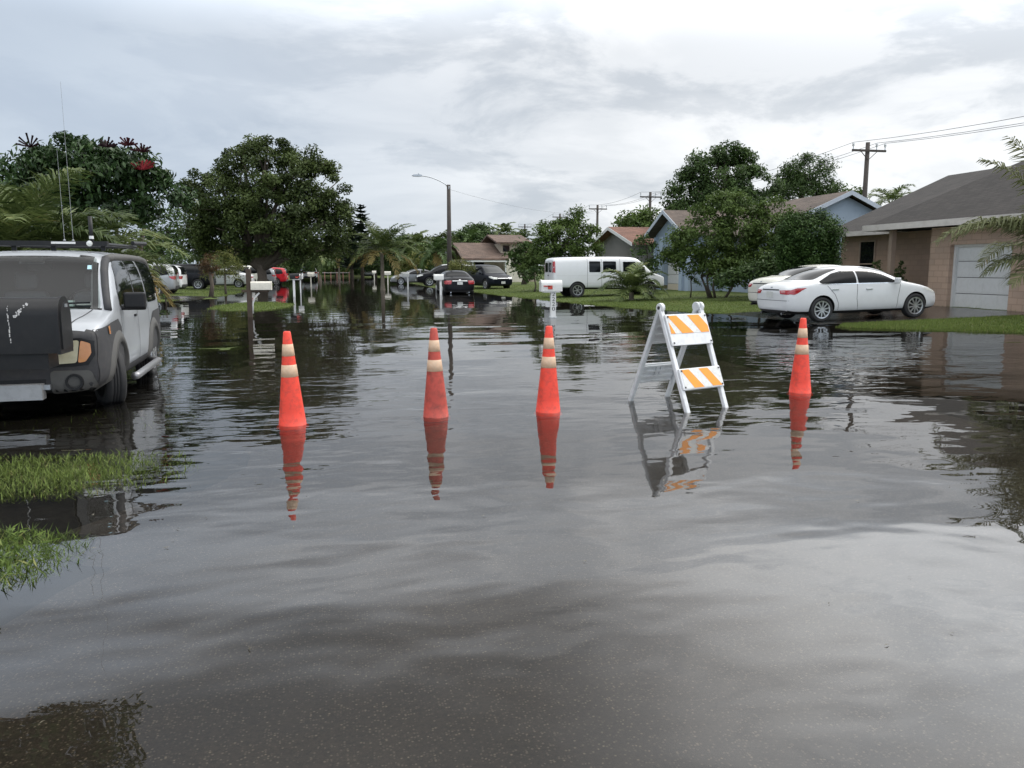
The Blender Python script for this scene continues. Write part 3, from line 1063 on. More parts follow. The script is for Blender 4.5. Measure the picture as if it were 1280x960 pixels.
palm('palm_tree', 'palm whose drooping fronds show over the tan house roof beside the utility pole', 'palms down the street', on_ground(1108, 60), 6.0, 15, 2.6, 84, trunk_r=0.16, nl=26, ll=0.6, lw=0.09, el=(1.3, 0.2), bend=2.0, old=0)
tree('small_tree', 'leafy multi-stemmed tree in front of the blue house', None,
     [(880, 300, 42, 30), (925, 290, 34, 36), (852, 312, 28, 24), (905, 262, 24, 24), (955, 285, 26, 28), (985, 310, 26, 34), (845, 330, 16, 14), (940, 325, 40, 26), (925, 255, 14, 16), (900, 325, 40, 20), (880, 262, 14, 14), (965, 262, 15, 14), (950, 335, 34, 20), (905, 340, 26, 14), (985, 285, 22, 22)], 36, 897, LF_MID, 85,
     per_m2=2.2, nleaf=90, cs=0.24, size=0.15, trunk_r=0.09, stems=4)
tree('shrub', 'dense rounded dark green evergreen bush in front of the tan house', None, [(1012, 298, 42, 32), (1010, 322, 40, 24), (1010, 340, 38, 20)], 31, 1010, leaf_mat('leaf_cypress', (0.014, 0.036, 0.009), (0.065, 0.12, 0.026), (0.09, 0.14, 0.03), transl=0.15), 86,
     per_m2=16, nleaf=60, cs=0.15, size=0.11, trunk_r=0.12, cat='bush', rmin=0.55, wide=0.35, up=1.2, flat=1.2)
tree('shrub', 'dark bushes in the shade behind the cream saloon', None, [(945, 342, 24, 18), (968, 338, 24, 20), (925, 348, 18, 14), (905, 352, 14, 12)], 33.5, 950, LF_DARK, 87, per_m2=7, nleaf=30, cs=0.2, size=0.16, trunk_r=0.06, cat='bush')
tree('small_tree', 'bright green bushy tree behind the white van', None,
     [(702, 300, 34, 26), (682, 316, 26, 22), (728, 312, 22, 20), (712, 282, 14, 14), (722, 278, 8, 14), (738, 292, 8, 10), (700, 325, 42, 20), (690, 290, 16, 14), (668, 330, 18, 20)], 50, 700, LF_MID, 88, per_m2=1.2, nleaf=90, cs=0.3, size=0.2, trunk_r=0.12, stems=3)
tree('shrub', 'dark bush in the shade left of the white van', None, [(672, 344, 14, 12), (655, 346, 12, 10)], 48, 668, LF_DARK, 89, per_m2=2.5, nleaf=30, cs=0.2, size=0.2, trunk_r=0.05, cat='bush')
tree('shrub', 'small shrub against the blue pilaster beside the garage door', None, [(864, 352, 9, 8), (872, 340, 9, 8), (862, 340, 6, 8)], 36.5, 864, LF_MID, 90, per_m2=5, nleaf=20, cs=0.15, size=0.14, trunk_r=0.03, cat='shrub')
b = on_ground(790, 35.5)
palm('palm_tree', 'small palm on the lawn in front of the white van', 'palms down the street', b, 0.5, 22, 1.75, 91, trunk_r=0.13, nl=44, ll=0.5, lw=0.055, el=(1.5, -0.1), bend=1.6, old=0)
tree('shrub', 'dark conifer bush between the white van and the blue house', None, [(808, 310, 14, 18), (812, 330, 12, 20)], 46, 810, LF_DARK, 92, per_m2=2.2, nleaf=36, cs=0.25, size=0.2, trunk_r=0.08, cat='bush')

# the palm at the right edge: crown outside the frame, its fronds reach in from the right
b = on_ground(1338, 15.5)
palm('palm_tree', 'palm at the right edge of the picture whose fronds hang before the garage', None, b, 1.75, 20, 2.6, 93, m=leaf_mat('leaf_palm_pale', (0.075, 0.092, 0.040), (0.23, 0.24, 0.11), (0.30, 0.25, 0.12), transl=0.25), trunk_r=0.15, nl=56, ll=0.68, lw=0.034, old=0, hang=0.75,
     azs=[R(a) for a in (166, 176, 150, 200, 188, 160, 120, 90, 50, 20, -20, -60, -100, 178, -5, 75, 170, 140, 215, 182)],
     fl_list=[(0.78, 1.75, 2.75), (1.34, 1.15, 2.9), (1.30, 1.1, 2.6), (1.05, 1.6, 2.2), (1.42, 0.8, 2.3), (0.25, 1.1, 1.5), (0.8, 1.6, 2.4), (0.5, 1.5, 2.5), (0.9, 1.5, 2.5), (0.4, 1.6, 2.6), (0.9, 1.4, 2.6), (0.5, 1.5, 2.5), (1.2, 1.2, 2.6), (1.5, 0.5, 2.5), (1.35, 0.6, 2.6), (1.45, 0.5, 2.6), (1.05, 1.5, 1.7), (0.95, 1.7, 2.1), (0.5, 1.5, 1.6), (0.0, 0.9, 1.3)])
# taller palms just outside the frame: seen only as reflections in the water at both lower corners
b = on_ground(1450, 16.5)
palm('palm_tree', 'tall palm outside the right edge, seen as a dark reflection', None, b, 4.6, 22, 2.6, 94, trunk_r=0.15, nl=40, ll=0.7, lw=0.06, el=(1.4, -0.4), bend=1.4, old=2)
tree('broadleaf_tree', 'tree outside the left edge, its crown mirrored in the bottom left corner', None, [(-20, -128, 118, 84), (-140, -140, 140, 110), (-250, -90, 120, 100)], 14.5, -190, LF_DARK, 95, per_m2=2.2, nleaf=60, cs=0.25, size=0.16, trunk_r=0.16)
# ------------------------------------------------------------------ materials for built things
def wall_material(name, col, brick=None, row=0.2, wid=0.4):
    m, n = nt_new(name)
    out = N(n, 'ShaderNodeOutputMaterial')
    b = N(n, 'ShaderNodeBsdfPrincipled', Roughness=0.85)
    geo = N(n, 'ShaderNodeNewGeometry')
    sp = N(n, 'ShaderNodeSeparateXYZ')
    L(n, geo, 'Position', sp, 0)
    ad = N(n, 'ShaderNodeMath', operation='ADD')
    L(n, sp, 0, ad, 0)
    L(n, sp, 1, ad, 1)
    cb = N(n, 'ShaderNodeCombineXYZ')
    L(n, ad, 0, cb, 0)
    L(n, sp, 2, cb, 1)
    nz = N(n, 'ShaderNodeTexNoise', Scale=1.3, Detail=7)
    L(n, geo, 'Position', nz, 'Vector')
    mx = N(n, 'ShaderNodeMix', data_type='RGBA')
    mx.inputs[6].default_value = tuple(x * 0.82 for x in col) + (1,)
    mx.inputs[7].default_value = tuple(min(1, x * 1.15) for x in col) + (1,)
    L(n, nz, 'Fac', mx, 0)
    hgt = None
    src = mx
    if brick:
        bt = N(n, 'ShaderNodeTexBrick', Scale=1.0)
        bt.inputs['Brick Width'].default_value = wid
        bt.inputs['Row Height'].default_value = row
        bt.inputs['Mortar Size'].default_value = 0.012
        bt.inputs['Color1'].default_value = (0.92, 0.92, 0.92, 1)
        bt.inputs['Color2'].default_value = (1.06, 1.03, 1.0, 1)
        bt.inputs['Mortar'].default_value = tuple(brick) + (1,)
        L(n, cb, 0, bt, 'Vector')
        m2 = N(n, 'ShaderNodeMix', data_type='RGBA', blend_type='MULTIPLY')
        m2.inputs[0].default_value = 1
        L(n, mx, 2, m2, 6)
        L(n, bt, 'Color', m2, 7)
        src = m2
        bp = N(n, 'ShaderNodeBump', Strength=0.5, Distance=0.01, invert=True)
        L(n, bt, 'Fac', bp, 'Height')
        L(n, bp, 'Normal', b, 'Normal')
    else:
        n2 = N(n, 'ShaderNodeTexNoise', Scale=45, Detail=4)
        L(n, geo, 'Position', n2, 'Vector')
        bp = N(n, 'ShaderNodeBump', Strength=0.35, Distance=0.01)
        L(n, n2, 'Fac', bp, 'Height')
        L(n, bp, 'Normal', b, 'Normal')
    L(n, src, 2, b, 'Base Color')
    L(n, b, 'BSDF', out, 'Surface')
    return m


def shingle_material(name, col, row=0.14):
    m, n = nt_new(name)
    out = N(n, 'ShaderNodeOutputMaterial')
    b = N(n, 'ShaderNodeBsdfPrincipled', Roughness=0.9)
    geo = N(n, 'ShaderNodeNewGeometry')
    sp = N(n, 'ShaderNodeSeparateXYZ')
    L(n, geo, 'Position', sp, 0)
    ad = N(n, 'ShaderNodeMath', operation='ADD')
    L(n, sp, 0, ad, 0)
    L(n, sp, 1, ad, 1)
    zs = N(n, 'ShaderNodeMath', operation='MULTIPLY')
    L(n, sp, 2, zs, 0)
    zs.inputs[1].default_value = 2.2
    cb = N(n, 'ShaderNodeCombineXYZ')
    L(n, ad, 0, cb, 0)
    L(n, zs, 0, cb, 1)
    bt = N(n, 'ShaderNodeTexBrick', Scale=1.0)
    bt.inputs['Brick Width'].default_value = 0.32
    bt.inputs['Row Height'].default_value = row
    bt.inputs['Mortar Size'].default_value = 0.010
    bt.inputs['Color1'].default_value = tuple(x * 0.78 for x in col) + (1,)
    bt.inputs['Color2'].default_value = tuple(x * 1.25 for x in col) + (1,)
    bt.inputs['Mortar'].default_value = tuple(x * 0.5 for x in col) + (1,)
    L(n, cb, 0, bt, 'Vector')
    nz = N(n, 'ShaderNodeTexNoise', Scale=0.8, Detail=8, Roughness=0.65)
    L(n, geo, 'Position', nz, 'Vector')
    cr = N(n, 'ShaderNodeValToRGB')
    cr.color_ramp.elements[0].position, cr.color_ramp.elements[0].color = 0.3, (0.72, 0.72, 0.72, 1)
    cr.color_ramp.elements[1].position, cr.color_ramp.elements[1].color = 0.7, (1.2, 1.18, 1.15, 1)
    L(n, nz, 'Fac', cr, 'Fac')
    mx = N(n, 'ShaderNodeMix', data_type='RGBA', blend_type='MULTIPLY')
    mx.inputs[0].default_value = 1
    L(n, bt, 'Color', mx, 6)
    L(n, cr, 'Color', mx, 7)
    L(n, mx, 2, b, 'Base Color')
    bp = N(n, 'ShaderNodeBump', Strength=0.6, Distance=0.02, invert=True)
    L(n, bt, 'Fac', bp, 'Height')
    L(n, bp, 'Normal', b, 'Normal')
    L(n, b, 'BSDF', out, 'Surface')
    return m


WHITE = mat('white_paint', (0.66, 0.66, 0.65), 0.55, var=0.06, vs=3, dirt=0.18, dirtcol=(0.4, 0.38, 0.33))
WHITE_PL = mat('white_plastic', (0.66, 0.67, 0.68), 0.45, var=0.08, vs=5, dirt=0.3, dirtcol=(0.34, 0.33, 0.31))
GREYPL = mat('grey_white_plastic', (0.55, 0.57, 0.58), 0.5, var=0.1, vs=4, dirt=0.35, dirtcol=(0.25, 0.25, 0.24))
TAN_DOOR = mat('tan_door', (0.62, 0.55, 0.42), 0.6, var=0.08)
GLASS_D = mat('dark_window_glass', (0.008, 0.009, 0.011), 0.04, var=0.0, spec=0.35)
WOODP = mat('pole_wood', (0.062, 0.052, 0.046), 0.9, var=0.35, vs=3, bump=0.4, bs=30)
WOODD = mat('dark_wood', (0.075, 0.055, 0.042), 0.9, var=0.3, vs=8)
METAL = mat('grey_metal', (0.42, 0.44, 0.46), 0.4, metal=0.8, var=0.1)
BLACKPL = mat('black_plastic', (0.011, 0.011, 0.012), 0.42, var=0.25, vs=6, dirt=0.25, dirtcol=(0.03, 0.028, 0.026), spec=0.3)
WIRE = mat('wire', (0.10, 0.10, 0.11), 0.6)
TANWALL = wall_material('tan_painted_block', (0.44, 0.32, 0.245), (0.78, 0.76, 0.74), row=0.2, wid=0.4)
TANSHADE = wall_material('tan_block_shaded', (0.38, 0.265, 0.205), (0.86, 0.85, 0.84), row=0.2, wid=0.4)  # same block wall; the porch shade is put into a darker tan
BLUEWALL = wall_material('blue_stucco', (0.31, 0.375, 0.455))
CREAM = wall_material('cream_stucco', (0.42, 0.36, 0.28))
GREYWALL = wall_material('grey_stucco', (0.20, 0.19, 0.18))
ROOF_CH = shingle_material('charcoal_shingles', (0.029, 0.0255, 0.024))
ROOF_BR = shingle_material('brown_shingles', (0.098, 0.075, 0.062))
ROOF_BRR = shingle_material('warm_brown_tiles', (0.115, 0.078, 0.061), row=0.22)
ROOF_RED = shingle_material('red_brown_tiles', (0.17, 0.085, 0.06), row=0.22)
ROOF_GR = shingle_material('grey_shingles', (0.20, 0.21, 0.205))
FASC = mat('pale_fascia', (0.50, 0.47, 0.44), 0.6, var=0.12, vs=1.5, dirt=0.4, dirtcol=(0.3, 0.27, 0.24))
TANTRIM = mat('tan_trim', (0.36, 0.27, 0.21), 0.7)


def window(parent, X, y0, y1, z0, z1, face=-1, frame=WHITE):
    f = MB()
    t = 0.06
    xa, xb = X + face * 0.05, X - face * 0.02
    x0, x1 = min(xa, xb), max(xa, xb)
    f.box(x0, x1, y0 - t, y1 + t, z0 - t, z0).box(x0, x1, y0 - t, y1 + t, z1, z1 + t).box(x0, x1, y0 - t, y0, z0, z1).box(x0, x1, y1, y1 + t, z0, z1)
    f.box(x0 + 0.005, x1 - 0.005, y0, y1, z0 + (z1 - z0) * 0.3, z0 + (z1 - z0) * 0.3 + 0.05)
    w_ = f.build('window', frame, parent)
    p = MB().box(X + face * 0.012, X - face * 0.01, y0, y1, z0, z1)
    p.build('pane', GLASS_D, w_)
    return w_


def roll_door(parent, X, y0, y1, z0, z1, nrow, face=-1, m=WHITE, split=None):
    """sectional garage door: separate horizontal sections with grooves between them"""
    b = MB()
    h = (z1 - z0) / nrow
    for i in range(nrow):
        za, zb_ = z0 + i * h + 0.006, z0 + (i + 1) * h - 0.006
        k = 1 if split and i < split else 0
        b.box(X, X - face * 0.05, y0, y1, za + 0.006, zb_ - 0.006, k)
        nc = 4
        wd = (y1 - y0) / nc
        for c in range(nc):
            ya, yb = y0 + c * wd + 0.05, y0 + (c + 1) * wd - 0.05
            b.box(X + face * 0.006, X, ya, yb, za + 0.06, zb_ - 0.06, k)
    b.box(X - face * 0.05, X - face * 0.07, y0, y1, z0, z1, 2)
    return b.build('garage_door', [m, TAN_DOOR, GREYWALL], parent)


def gable_solid(b, x0, x1, y0, y1, ze, zr, axis, th=0.0, mi=0):
    """closed gable prism from the eaves up. axis: direction of the ridge"""
    if axis == 'x':
        ym = (y0 + y1) / 2
        b.prism([(y0, ze), (y1, ze), (ym, zr)], x0, x1, 'x', mi)
    else:
        xm = (x0 + x1) / 2
        b.prism([(x0, ze), (x1, ze), (xm, zr)], y0, y1, 'y', mi)


def slab_roof(b, x0, x1, y0, y1, ze, zr, axis, th=0.12):
    if axis == 'x':
        ym = (y0 + y1) / 2
        b.prism([(y0, ze), (ym, zr), (y1, ze), (y1, ze + th), (ym, zr + th), (y0, ze + th)], x0, x1, 'x')
    else:
        xm = (x0 + x1) / 2
        b.prism([(x0, ze), (xm, zr), (x1, ze), (x1, ze + th), (xm, zr + th), (x0, ze + th)], y0, y1, 'y')


def rakes(b, x, y0, y1, ze, zr, w=0.18, t=0.03, axis='x', face=-1):
    """barge boards along a gable end, just outside the roof slab"""
    a = (y0 + y1) / 2
    if axis == 'x':
        xa, xb = sorted((x, x + face * t))
        b.prism([(y0, ze - w * 0.5), (a, zr - w * 0.5), (a, zr + w * 0.7), (y0, ze + w * 0.7)], xa, xb, 'x')
        b.prism([(a, zr - w * 0.5), (y1, ze - w * 0.5), (y1, ze + w * 0.7), (a, zr + w * 0.7)], xa, xb, 'x')
    else:
        xa, xb = sorted((x, x + face * t))
        b.prism([(y0, ze - w * 0.5), (a, zr - w * 0.5), (a, zr + w * 0.7), (y0, ze + w * 0.7)], xa, xb, 'y')
        b.prism([(a, zr - w * 0.5), (y1, ze - w * 0.5), (y1, ze + w * 0.7), (a, zr + w * 0.7)], xa, xb, 'y')


# ---- tan house with charcoal roof (right edge)
th = empty('house', (20, 22, 0), 0, 'tan block house with dark hipped shingle roof and white garage door', 'house')
inv = (-20, -22, 0)


def shift(b, o):
    b.v = [(x - o[0], y - o[1], z - o[2]) for x, y, z in b.v]
    return b


o = (20, 22, 0)
b = MB()
b.box(20.0, 20.5, 23.52, 24.45, -0.1, 2.86)          # pier left of the garage door
b.box(20.0, 20.5, 14.0, 20.95, -0.1, 2.86)           # wall right of it
b.box(20.0, 20.5, 20.95, 23.52, 2.27, 2.86)          # lintel
shift(b, o).build('wall', TANWALL, th)
b = MB()
b.box(20.51, 21.05, 24.2, 24.44, -0.1, 2.86)
b.box(21.05, 31.5, 14.2, 31.1, -0.1, 2.86)
shift(b, o).build('rear_wall', TANSHADE, th)
b = MB()
# wing: hipped, eaves at x 19.2 and y 27
x0, x1, y0, y1, ze, k = 19.2, 31.0, 13.0, 27.0, 3.03, 0.6
hw = (y1 - y0) / 2
b.add([(x0, y0, ze), (x1, y0, ze), (x1, y1, ze), (x0, y1, ze), (x0 + hw, y0 + hw, ze + k * hw), (x1, y0 + hw, ze + k * hw),
       (x0, y0, ze - 0.12), (x1, y0, ze - 0.12), (x1, y1, ze - 0.12), (x0, y1, ze - 0.12)],
      [(0, 1, 5, 4), (3, 4, 5, 2), (0, 4, 3), (1, 2, 5), (6, 9, 8, 7), (0, 6, 7, 1), (1, 7, 8, 2), (2, 8, 9, 3), (3, 9, 6, 0)])
shift(b, o).build('roof', ROOF_CH, th)
b = MB()
b.prism([(20.4, 2.86), (26.4, 5.44), (32.4, 2.86), (32.4, 2.96), (26.4, 5.55), (20.4, 2.96)], 12.5, 31.5, 'y')
b.prism([(20.75, 2.86), (26.4, 5.3), (32.05, 2.86)], 24.3, 31.05, 'y')
shift(b, o).build('roof', ROOF_CH, th)
b = MB()
b.box(19.14, 19.2, 13.0, 27.05, 2.85, 3.06).box(19.2, 21.5, 27.0, 27.05, 2.85, 3.06)
shift(b, o).build('fascia', FASC, th)
b = MB()
b.box(20.34, 20.4, 27.06, 31.5, 2.78, 2.97)
shift(b, o).build('fascia', FASC, th)
d_ = roll_door(th, 20.28 - 20, 20.97 - 22, 23.50 - 22, 0.13, 2.25, 4)
b = MB()
b.box(20.16, 20.30, 23.44, 23.518, 0.05, 2.268).box(20.16, 20.30, 20.952, 21.0, 0.05, 2.268).box(20.16, 20.30, 21.0, 23.44, 2.2, 2.268)
shift(b, o).build('door_frame', WHITE, th)
b = MB().box(19.72, 19.9, 26.1, 26.28, -0.05, 2.86)
shift(b, o).build('porch_post', TANTRIM, th)
b = MB().box(19.6, 21.0, 24.5, 31.4, -0.1, 0.14)
shift(b, o).build('porch_slab', mat('concrete', (0.30, 0.29, 0.27), 0.8, bump=0.2), th)
window(th, 21.05 - 20, 28.85 - 22, 29.75 - 22, 1.25, 2.55, frame=TANTRIM)
shift(MB().box(20.95, 21.04, 28.75, 29.85, 1.12, 1.185), o).build('window_sill', WHITE, th)
# topiary plants by the porch
rg = np.random.default_rng(9)
for px, lab in ((1096, 'small clipped cone plant left of the porch post'), (1125, 'small clipped cone plant right of the porch post')):
    c = dp(px, 330, 29.6)
    tr_ = empty('plant', (c.x, c.y, 0.14), 0, lab, 'potted plant', 'clipped plants on the porch')
    P, T, O = crown_points([((0, 0, 1.25), (0.18, 0.18, 0.42)), ((0, 0, 0.75), (0.26, 0.26, 0.34))], 40, 22, 0.05, rg)
    leaves('crown', P, 0.06, LF_DARK, tr_, rg, T)
    MB().lathe([(0.001, 0), (0.16, 0), (0.2, 0.3), (0.17, 0.3), (0.001, 0.27)], 16).build('pot', mat('clay_pot', (0.25, 0.12, 0.08), 0.8), tr_)
    MB().tube([(0, 0, 0.25), (0, 0, 1.2)], 0.02, 6).build('stem', BARK, tr_)

# ---- blue house
o = (19, 43, 0)
bh = empty('house', o, 0, 'light blue house with brown gable roofs and a small white garage door', 'house')
b = MB()
b.box(20.2, 28.8, 36.0, 50.0, -0.1, 3.12)
b.prism([(20.2, 3.12), (28.8, 3.12), (24.5, 5.0)], 36.0, 50.0, 'y')
shift(b, o).build('wall', BLUEWALL, bh)
b = MB()
b.box(18.5, 22.0, 40.9, 41.95, -0.1, 3.4).box(18.5, 22.0, 44.35, 45.7, -0.1, 3.4).box(18.5, 22.0, 41.95, 44.35, 2.2, 3.4).box(18.9, 22.0, 41.95, 44.35, -0.1, 2.2)
b.prism([(40.9, 3.4), (45.7, 3.4), (43.3, 4.5)], 18.5, 22.0, 'x')
shift(b, o).build('wall', BLUEWALL, bh)
b = MB()
PBT = wall_material('pale_blue_trim', (0.36, 0.44, 0.54))
for ya, yb in ((41.55, 41.95), (44.35, 44.85), (40.9, 41.1), (45.45, 45.7)):
    shift(MB().box(18.38, 18.5, ya, yb, -0.1, 3.3), o).build('pilaster', PBT, bh)
b = MB()
slab_roof(b, 19.7, 29.3, 35.6, 50.4, 2.98, 5.12, 'y')
shift(b, o).build('roof', ROOF_BR, bh)
b = MB()
slab_roof(b, 17.9, 24.0, 40.45, 46.15, 3.26, 4.62, 'x')
shift(b, o).build('roof', ROOF_BR, bh)
b = MB()
BF = mat('blue_fascia', (0.42, 0.46, 0.52), 0.6)
rakes(b, 35.6, 19.7, 29.3, 2.98, 5.12, axis='y', face=-1)
shift(b, o).build('fascia', BF, bh)
b = MB()
rakes(b, 17.9, 40.45, 46.15, 3.26, 4.62, axis='x', face=-1)
shift(b, o).build('fascia', mat('blue_fascia', (0.42, 0.46, 0.52), 0.6), bh)
roll_door(bh, 18.75 - 19, 41.97 - 43, 44.33 - 43, 0.08, 2.19, 4, split=1)
window(bh, 20.2 - 19, 37.6 - 43, 38.9 - 43, 1.1, 2.3)
b = MB()
b.box(18.6, 18.7, 45.85, 45.95, 0, 3.2)
shift(b, o).build('downpipe', WHITE, bh)

# ---- red-roofed house behind the van
o = (19, 54, 0)
rh = empty('house', o, 0, 'low house with a red-brown tiled roof and a shaded grey gable, behind the white van', 'house')
b = MB()
b.box(19.0, 27.0, 49.8, 58.2, -0.1, 3.15)
b.prism([(49.8, 3.15), (58.2, 3.15), (54.0, 4.15)], 19.0, 27.0, 'x')
shift(b, o).build('wall', GREYWALL, rh)
b = MB()
slab_roof(b, 18.3, 27.6, 49.2, 58.8, 2.98, 4.2, 'x', 0.14)
shift(b, o).build('roof', ROOF_RED, rh)
b = MB()
rakes(b, 18.3, 49.2, 58.8, 2.98, 4.2, face=-1)
shift(b, o).build('fascia', WHITE, rh)
window(rh, 0, -1.2, 0.4, 1.0, 2.2)

# ---- cream house with stepped tile roofs
o = (14, 76, 0)
ch = empty('house', o, 0, 'cream house with stepped brown tile roofs beyond the dark wagon', 'house')


def cpt(px, d):
    q = dp(px, 335, d)
    return q.x, q.y


b = MB()
b.box(11.2, 17.6, 72.0, 82, -0.1, 2.3)
shift(b, o).build('wall', CREAM, ch)
b = MB()
b.box(14.5, 16.9, 73.2, 82, 2.3, 3.75)
shift(b, o).build('upper_wall', CREAM, ch)
b = MB()
b.prism([(14.5, 0), (16.0, 0), (16.0, 2.0), (15.25, 2.55), (14.5, 2.0)], 70.6, 71.98, 'y')
shift(b, o).build('porch', wall_material('pale_cream_stucco', (0.66, 0.62, 0.53)), ch)
b = MB()
slab_roof(b, 10.6, 18.0, 71.4, 82.6, 2.22, 3.75, 'x', 0.14)
shift(b, o).build('roof', ROOF_BRR, ch)
b = MB()
slab_roof(b, 14.0, 17.4, 72.6, 82.6, 3.7, 4.55, 'x', 0.14)
shift(b, o).build('roof', ROOF_BRR, ch)
b = MB()
b.box(11.0, 14.2, 68.6, 71.4, 2.02, 2.14).box(11.1, 11.2, 68.7, 68.8, 0, 2.02).box(14.0, 14.1, 68.7, 68.8, 0, 2.02)
shift(b, o).build('carport', WHITE, ch)
for xa, xb in ((11.8, 12.7), (16.3, 17.2)):
    f = MB().box(xa, xb, 71.93, 71.99, 1.0, 2.1)
    shift(f, o).build('window', GLASS_D, ch)
f = MB().box(14.7, 15.3, 73.12, 73.19, 3.0, 3.55)
shift(f, o).build('window', GLASS_D, ch)

# ---- grey-roofed house on the left
o = (-20, 80, 0)
gh_ = empty('house', o, 0, 'grey-roofed house half hidden by palms behind the silver car', 'house')
b = MB()
b.box(-40, -17.3, 76.2, 83.8, -0.1, 2.7)
b.prism([(76.2, 2.7), (83.8, 2.7), (80, 4.05)], -40, -17.3, 'x')
shift(b, o).build('wall', CREAM, gh_)
b = MB()
slab_roof(b, -40.5, -16.7, 75.6, 84.4, 2.55, 4.2, 'x')
shift(b, o).build('roof', ROOF_GR, gh_)
b = MB()
rakes(b, -16.7, 75.6, 84.4, 2.55, 4.2, face=1)
shift(b, o).build('fascia', WHITE, gh_)
window(gh_, 2.7, -1, 0.5, 1, 2.1, face=1)

# ------------------------------------------------------------------ poles, wires, lamp
pole_px = [(1085, 54.5, 178), (813, 90.0, 240), (747, 107.5, 256), (700, 128.0, 267), (656, 152.0, 280)]
plab = ['wooden utility pole with crossarm over the tan house roof, largest of its line', 'utility pole with crossarm left of the blue house, second nearest of its line',
        'utility pole above the bright green tree, third of its line', 'utility pole whose top pokes out of the tree beside the white van', 'farthest utility pole, beside the upper roof of the cream house']
tops = []
for (px, d, ty), lab in zip(pole_px, plab):
    t = dp(px, ty, d)
    x = 33.8
    t.x, t.y = t.x, t.y
    root = empty('utility_pole', (t.x, t.y, 0), 0, lab, 'utility pole', 'utility poles of the power line')
    MB().tube([(0, 0, -0.2), (0, 0, t.z * 0.5), (0, 0, t.z)], [0.2, 0.17, 0.14], 10).build('pole', WOODP, root, smooth=True)
    a = MB().box(-1.25, 1.25, -0.22, -0.12, t.z - 0.62, t.z - 0.48)
    a.bar((-0.6, -0.17, t.z - 0.6), (0, -0.12, t.z - 1.15), 0.05, 0.03).bar((0.6, -0.17, t.z - 0.6), (0, -0.12, t.z - 1.15), 0.05, 0.03)
    a.build('crossarm', WOODP, root)
    for xx in (-1.18, 0.55, 1.18):
        ib = MB().lathe([(0.001, t.z - 0.48), (0.03, t.z - 0.48), (0.03, t.z - 0.3), (0.09, t.z - 0.26), (0.05, t.z - 0.2), (0.09, t.z - 0.16), (0.05, t.z - 0.08), (0.001, t.z - 0.05)], 10, M=Matrix.Translation((xx, -0.17, 0)))
        ib.build('insulator', METAL, root)
    tops.append(t)
tops0 = [Vector((tops[0].x, tops[0].y - 46, tops[0].z + 0.3))] + tops
for xx, lab in ((-1.18, 'power line wire on the street-side end of the crossarms'), (0.55, 'power line wire on the middle insulators of the crossarms'), (1.18, 'power line wire on the outer end of the crossarms')):
    wm = MB()
    for a, c in zip(tops0[:-1], tops0[1:]):
        pts = []
        for i in range(13):
            q = a.lerp(c, i / 12) + Vector((xx, -0.17, -0.05))
            q.z -= 0.9 * 4 * (i / 12) * (1 - i / 12) * ((a - c).length / 40)
            pts.append(q)
        wm.tube(pts, 0.014, 4)
    tag(wm.build('power_line', WIRE), lab, 'power line', 'power lines along the poles')

lp = on_ground(562, 58)
lamp = empty('street_lamp', lp, 0, 'street light on a tall wooden pole with a curved arm reaching left over the road', 'street light')
H = dp(562, 231, 58).z - lp.z
MB().tube([(0, 0, -0.2), (0, 0, H * 0.5), (0, 0, H)], [0.19, 0.16, 0.13], 10).build('pole', WOODP, lamp, smooth=True)
arm = [Vector((-0.1, -0.05, H - 0.15))]
for i in range(1, 10):
    f = i / 9
    arm.append(Vector((-2.0 * f, -0.4 * f, H - 0.15 + 0.68 * math.sin(f * PI * 0.5) ** 0.8)))
MB().tube(arm, 0.032, 7).bar((0, 0, H - 0.6), (-0.0, -0.18, H - 0.1), 0.06, 0.05).build('arm', METAL, lamp, smooth=True)
e = arm[-1]
hb = MB()
hb.prism([(-0.62, 0.0), (-0.5, 0.07), (-0.1, 0.09), (0.08, 0.05), (0.08, -0.03), (-0.1, -0.06), (-0.5, -0.05)], e.y - 0.13, e.y + 0.13, 'y', M=Matrix.Translation((e.x, 0, e.z)))
hd = hb.build('lamp_head', METAL, lamp)
MB().lathe([(0.001, 0.18), (0.04, 0.17), (0.045, 0.09), (0.001, 0.09)], 10, M=Matrix.Translation((e.x - 0.15, e.y, e.z))).build('photocell', METAL, lamp)
wm = MB()
pts = []
a, c = lp + Vector((0, 0, H - 0.3)), tops[2] + Vector((0, 0, -1.0))
for i in range(15):
    q = a.lerp(c, i / 14)
    q.z -= 0.7 * 4 * (i / 14) * (1 - i / 14)
    pts.append(q)
wm.tube(pts, 0.007, 4)
tag(wm.build('power_line', WIRE), 'single wire sagging from the street light pole to the power line', 'power line', 'power lines along the poles')

MBCR0 = mat('weathered_white', (0.42, 0.40, 0.36), 0.7)
# ---- white rail fence at the end of the street
fb = empty('fence', (-1.5, 131, 0), 0, 'low white rail fence standing in water across the end of the street', 'fence')
MB().box(-3.0, 2.9, -0.05, 0.05, 0.72, 0.80).build('rail', MBCR0, fb)
for i in range(7):
    MB().box(-2.9 + i * 0.95, -2.76 + i * 0.95, 0.05, 0.17, -0.2, 0.9).build('post', mat('red_brown_post', (0.28, 0.14, 0.11), 0.8), fb)


# ------------------------------------------------------------------ mailboxes
FLAGRED = mat('flag_red', (0.45, 0.05, 0.03), 0.5)
NUMB = mat('black_number', (0.012, 0.012, 0.014), 0.5, var=0)
MBW = mat('mailbox_white', (0.62, 0.62, 0.60), 0.4, var=0.08, dirt=0.25, dirtcol=(0.35, 0.33, 0.28))
MBCREAM = mat('mailbox_cream', (0.66, 0.63, 0.55), 0.5, var=0.08, dirt=0.25, dirtcol=(0.35, 0.33, 0.28))
GROUPM = 'mailboxes along the street'


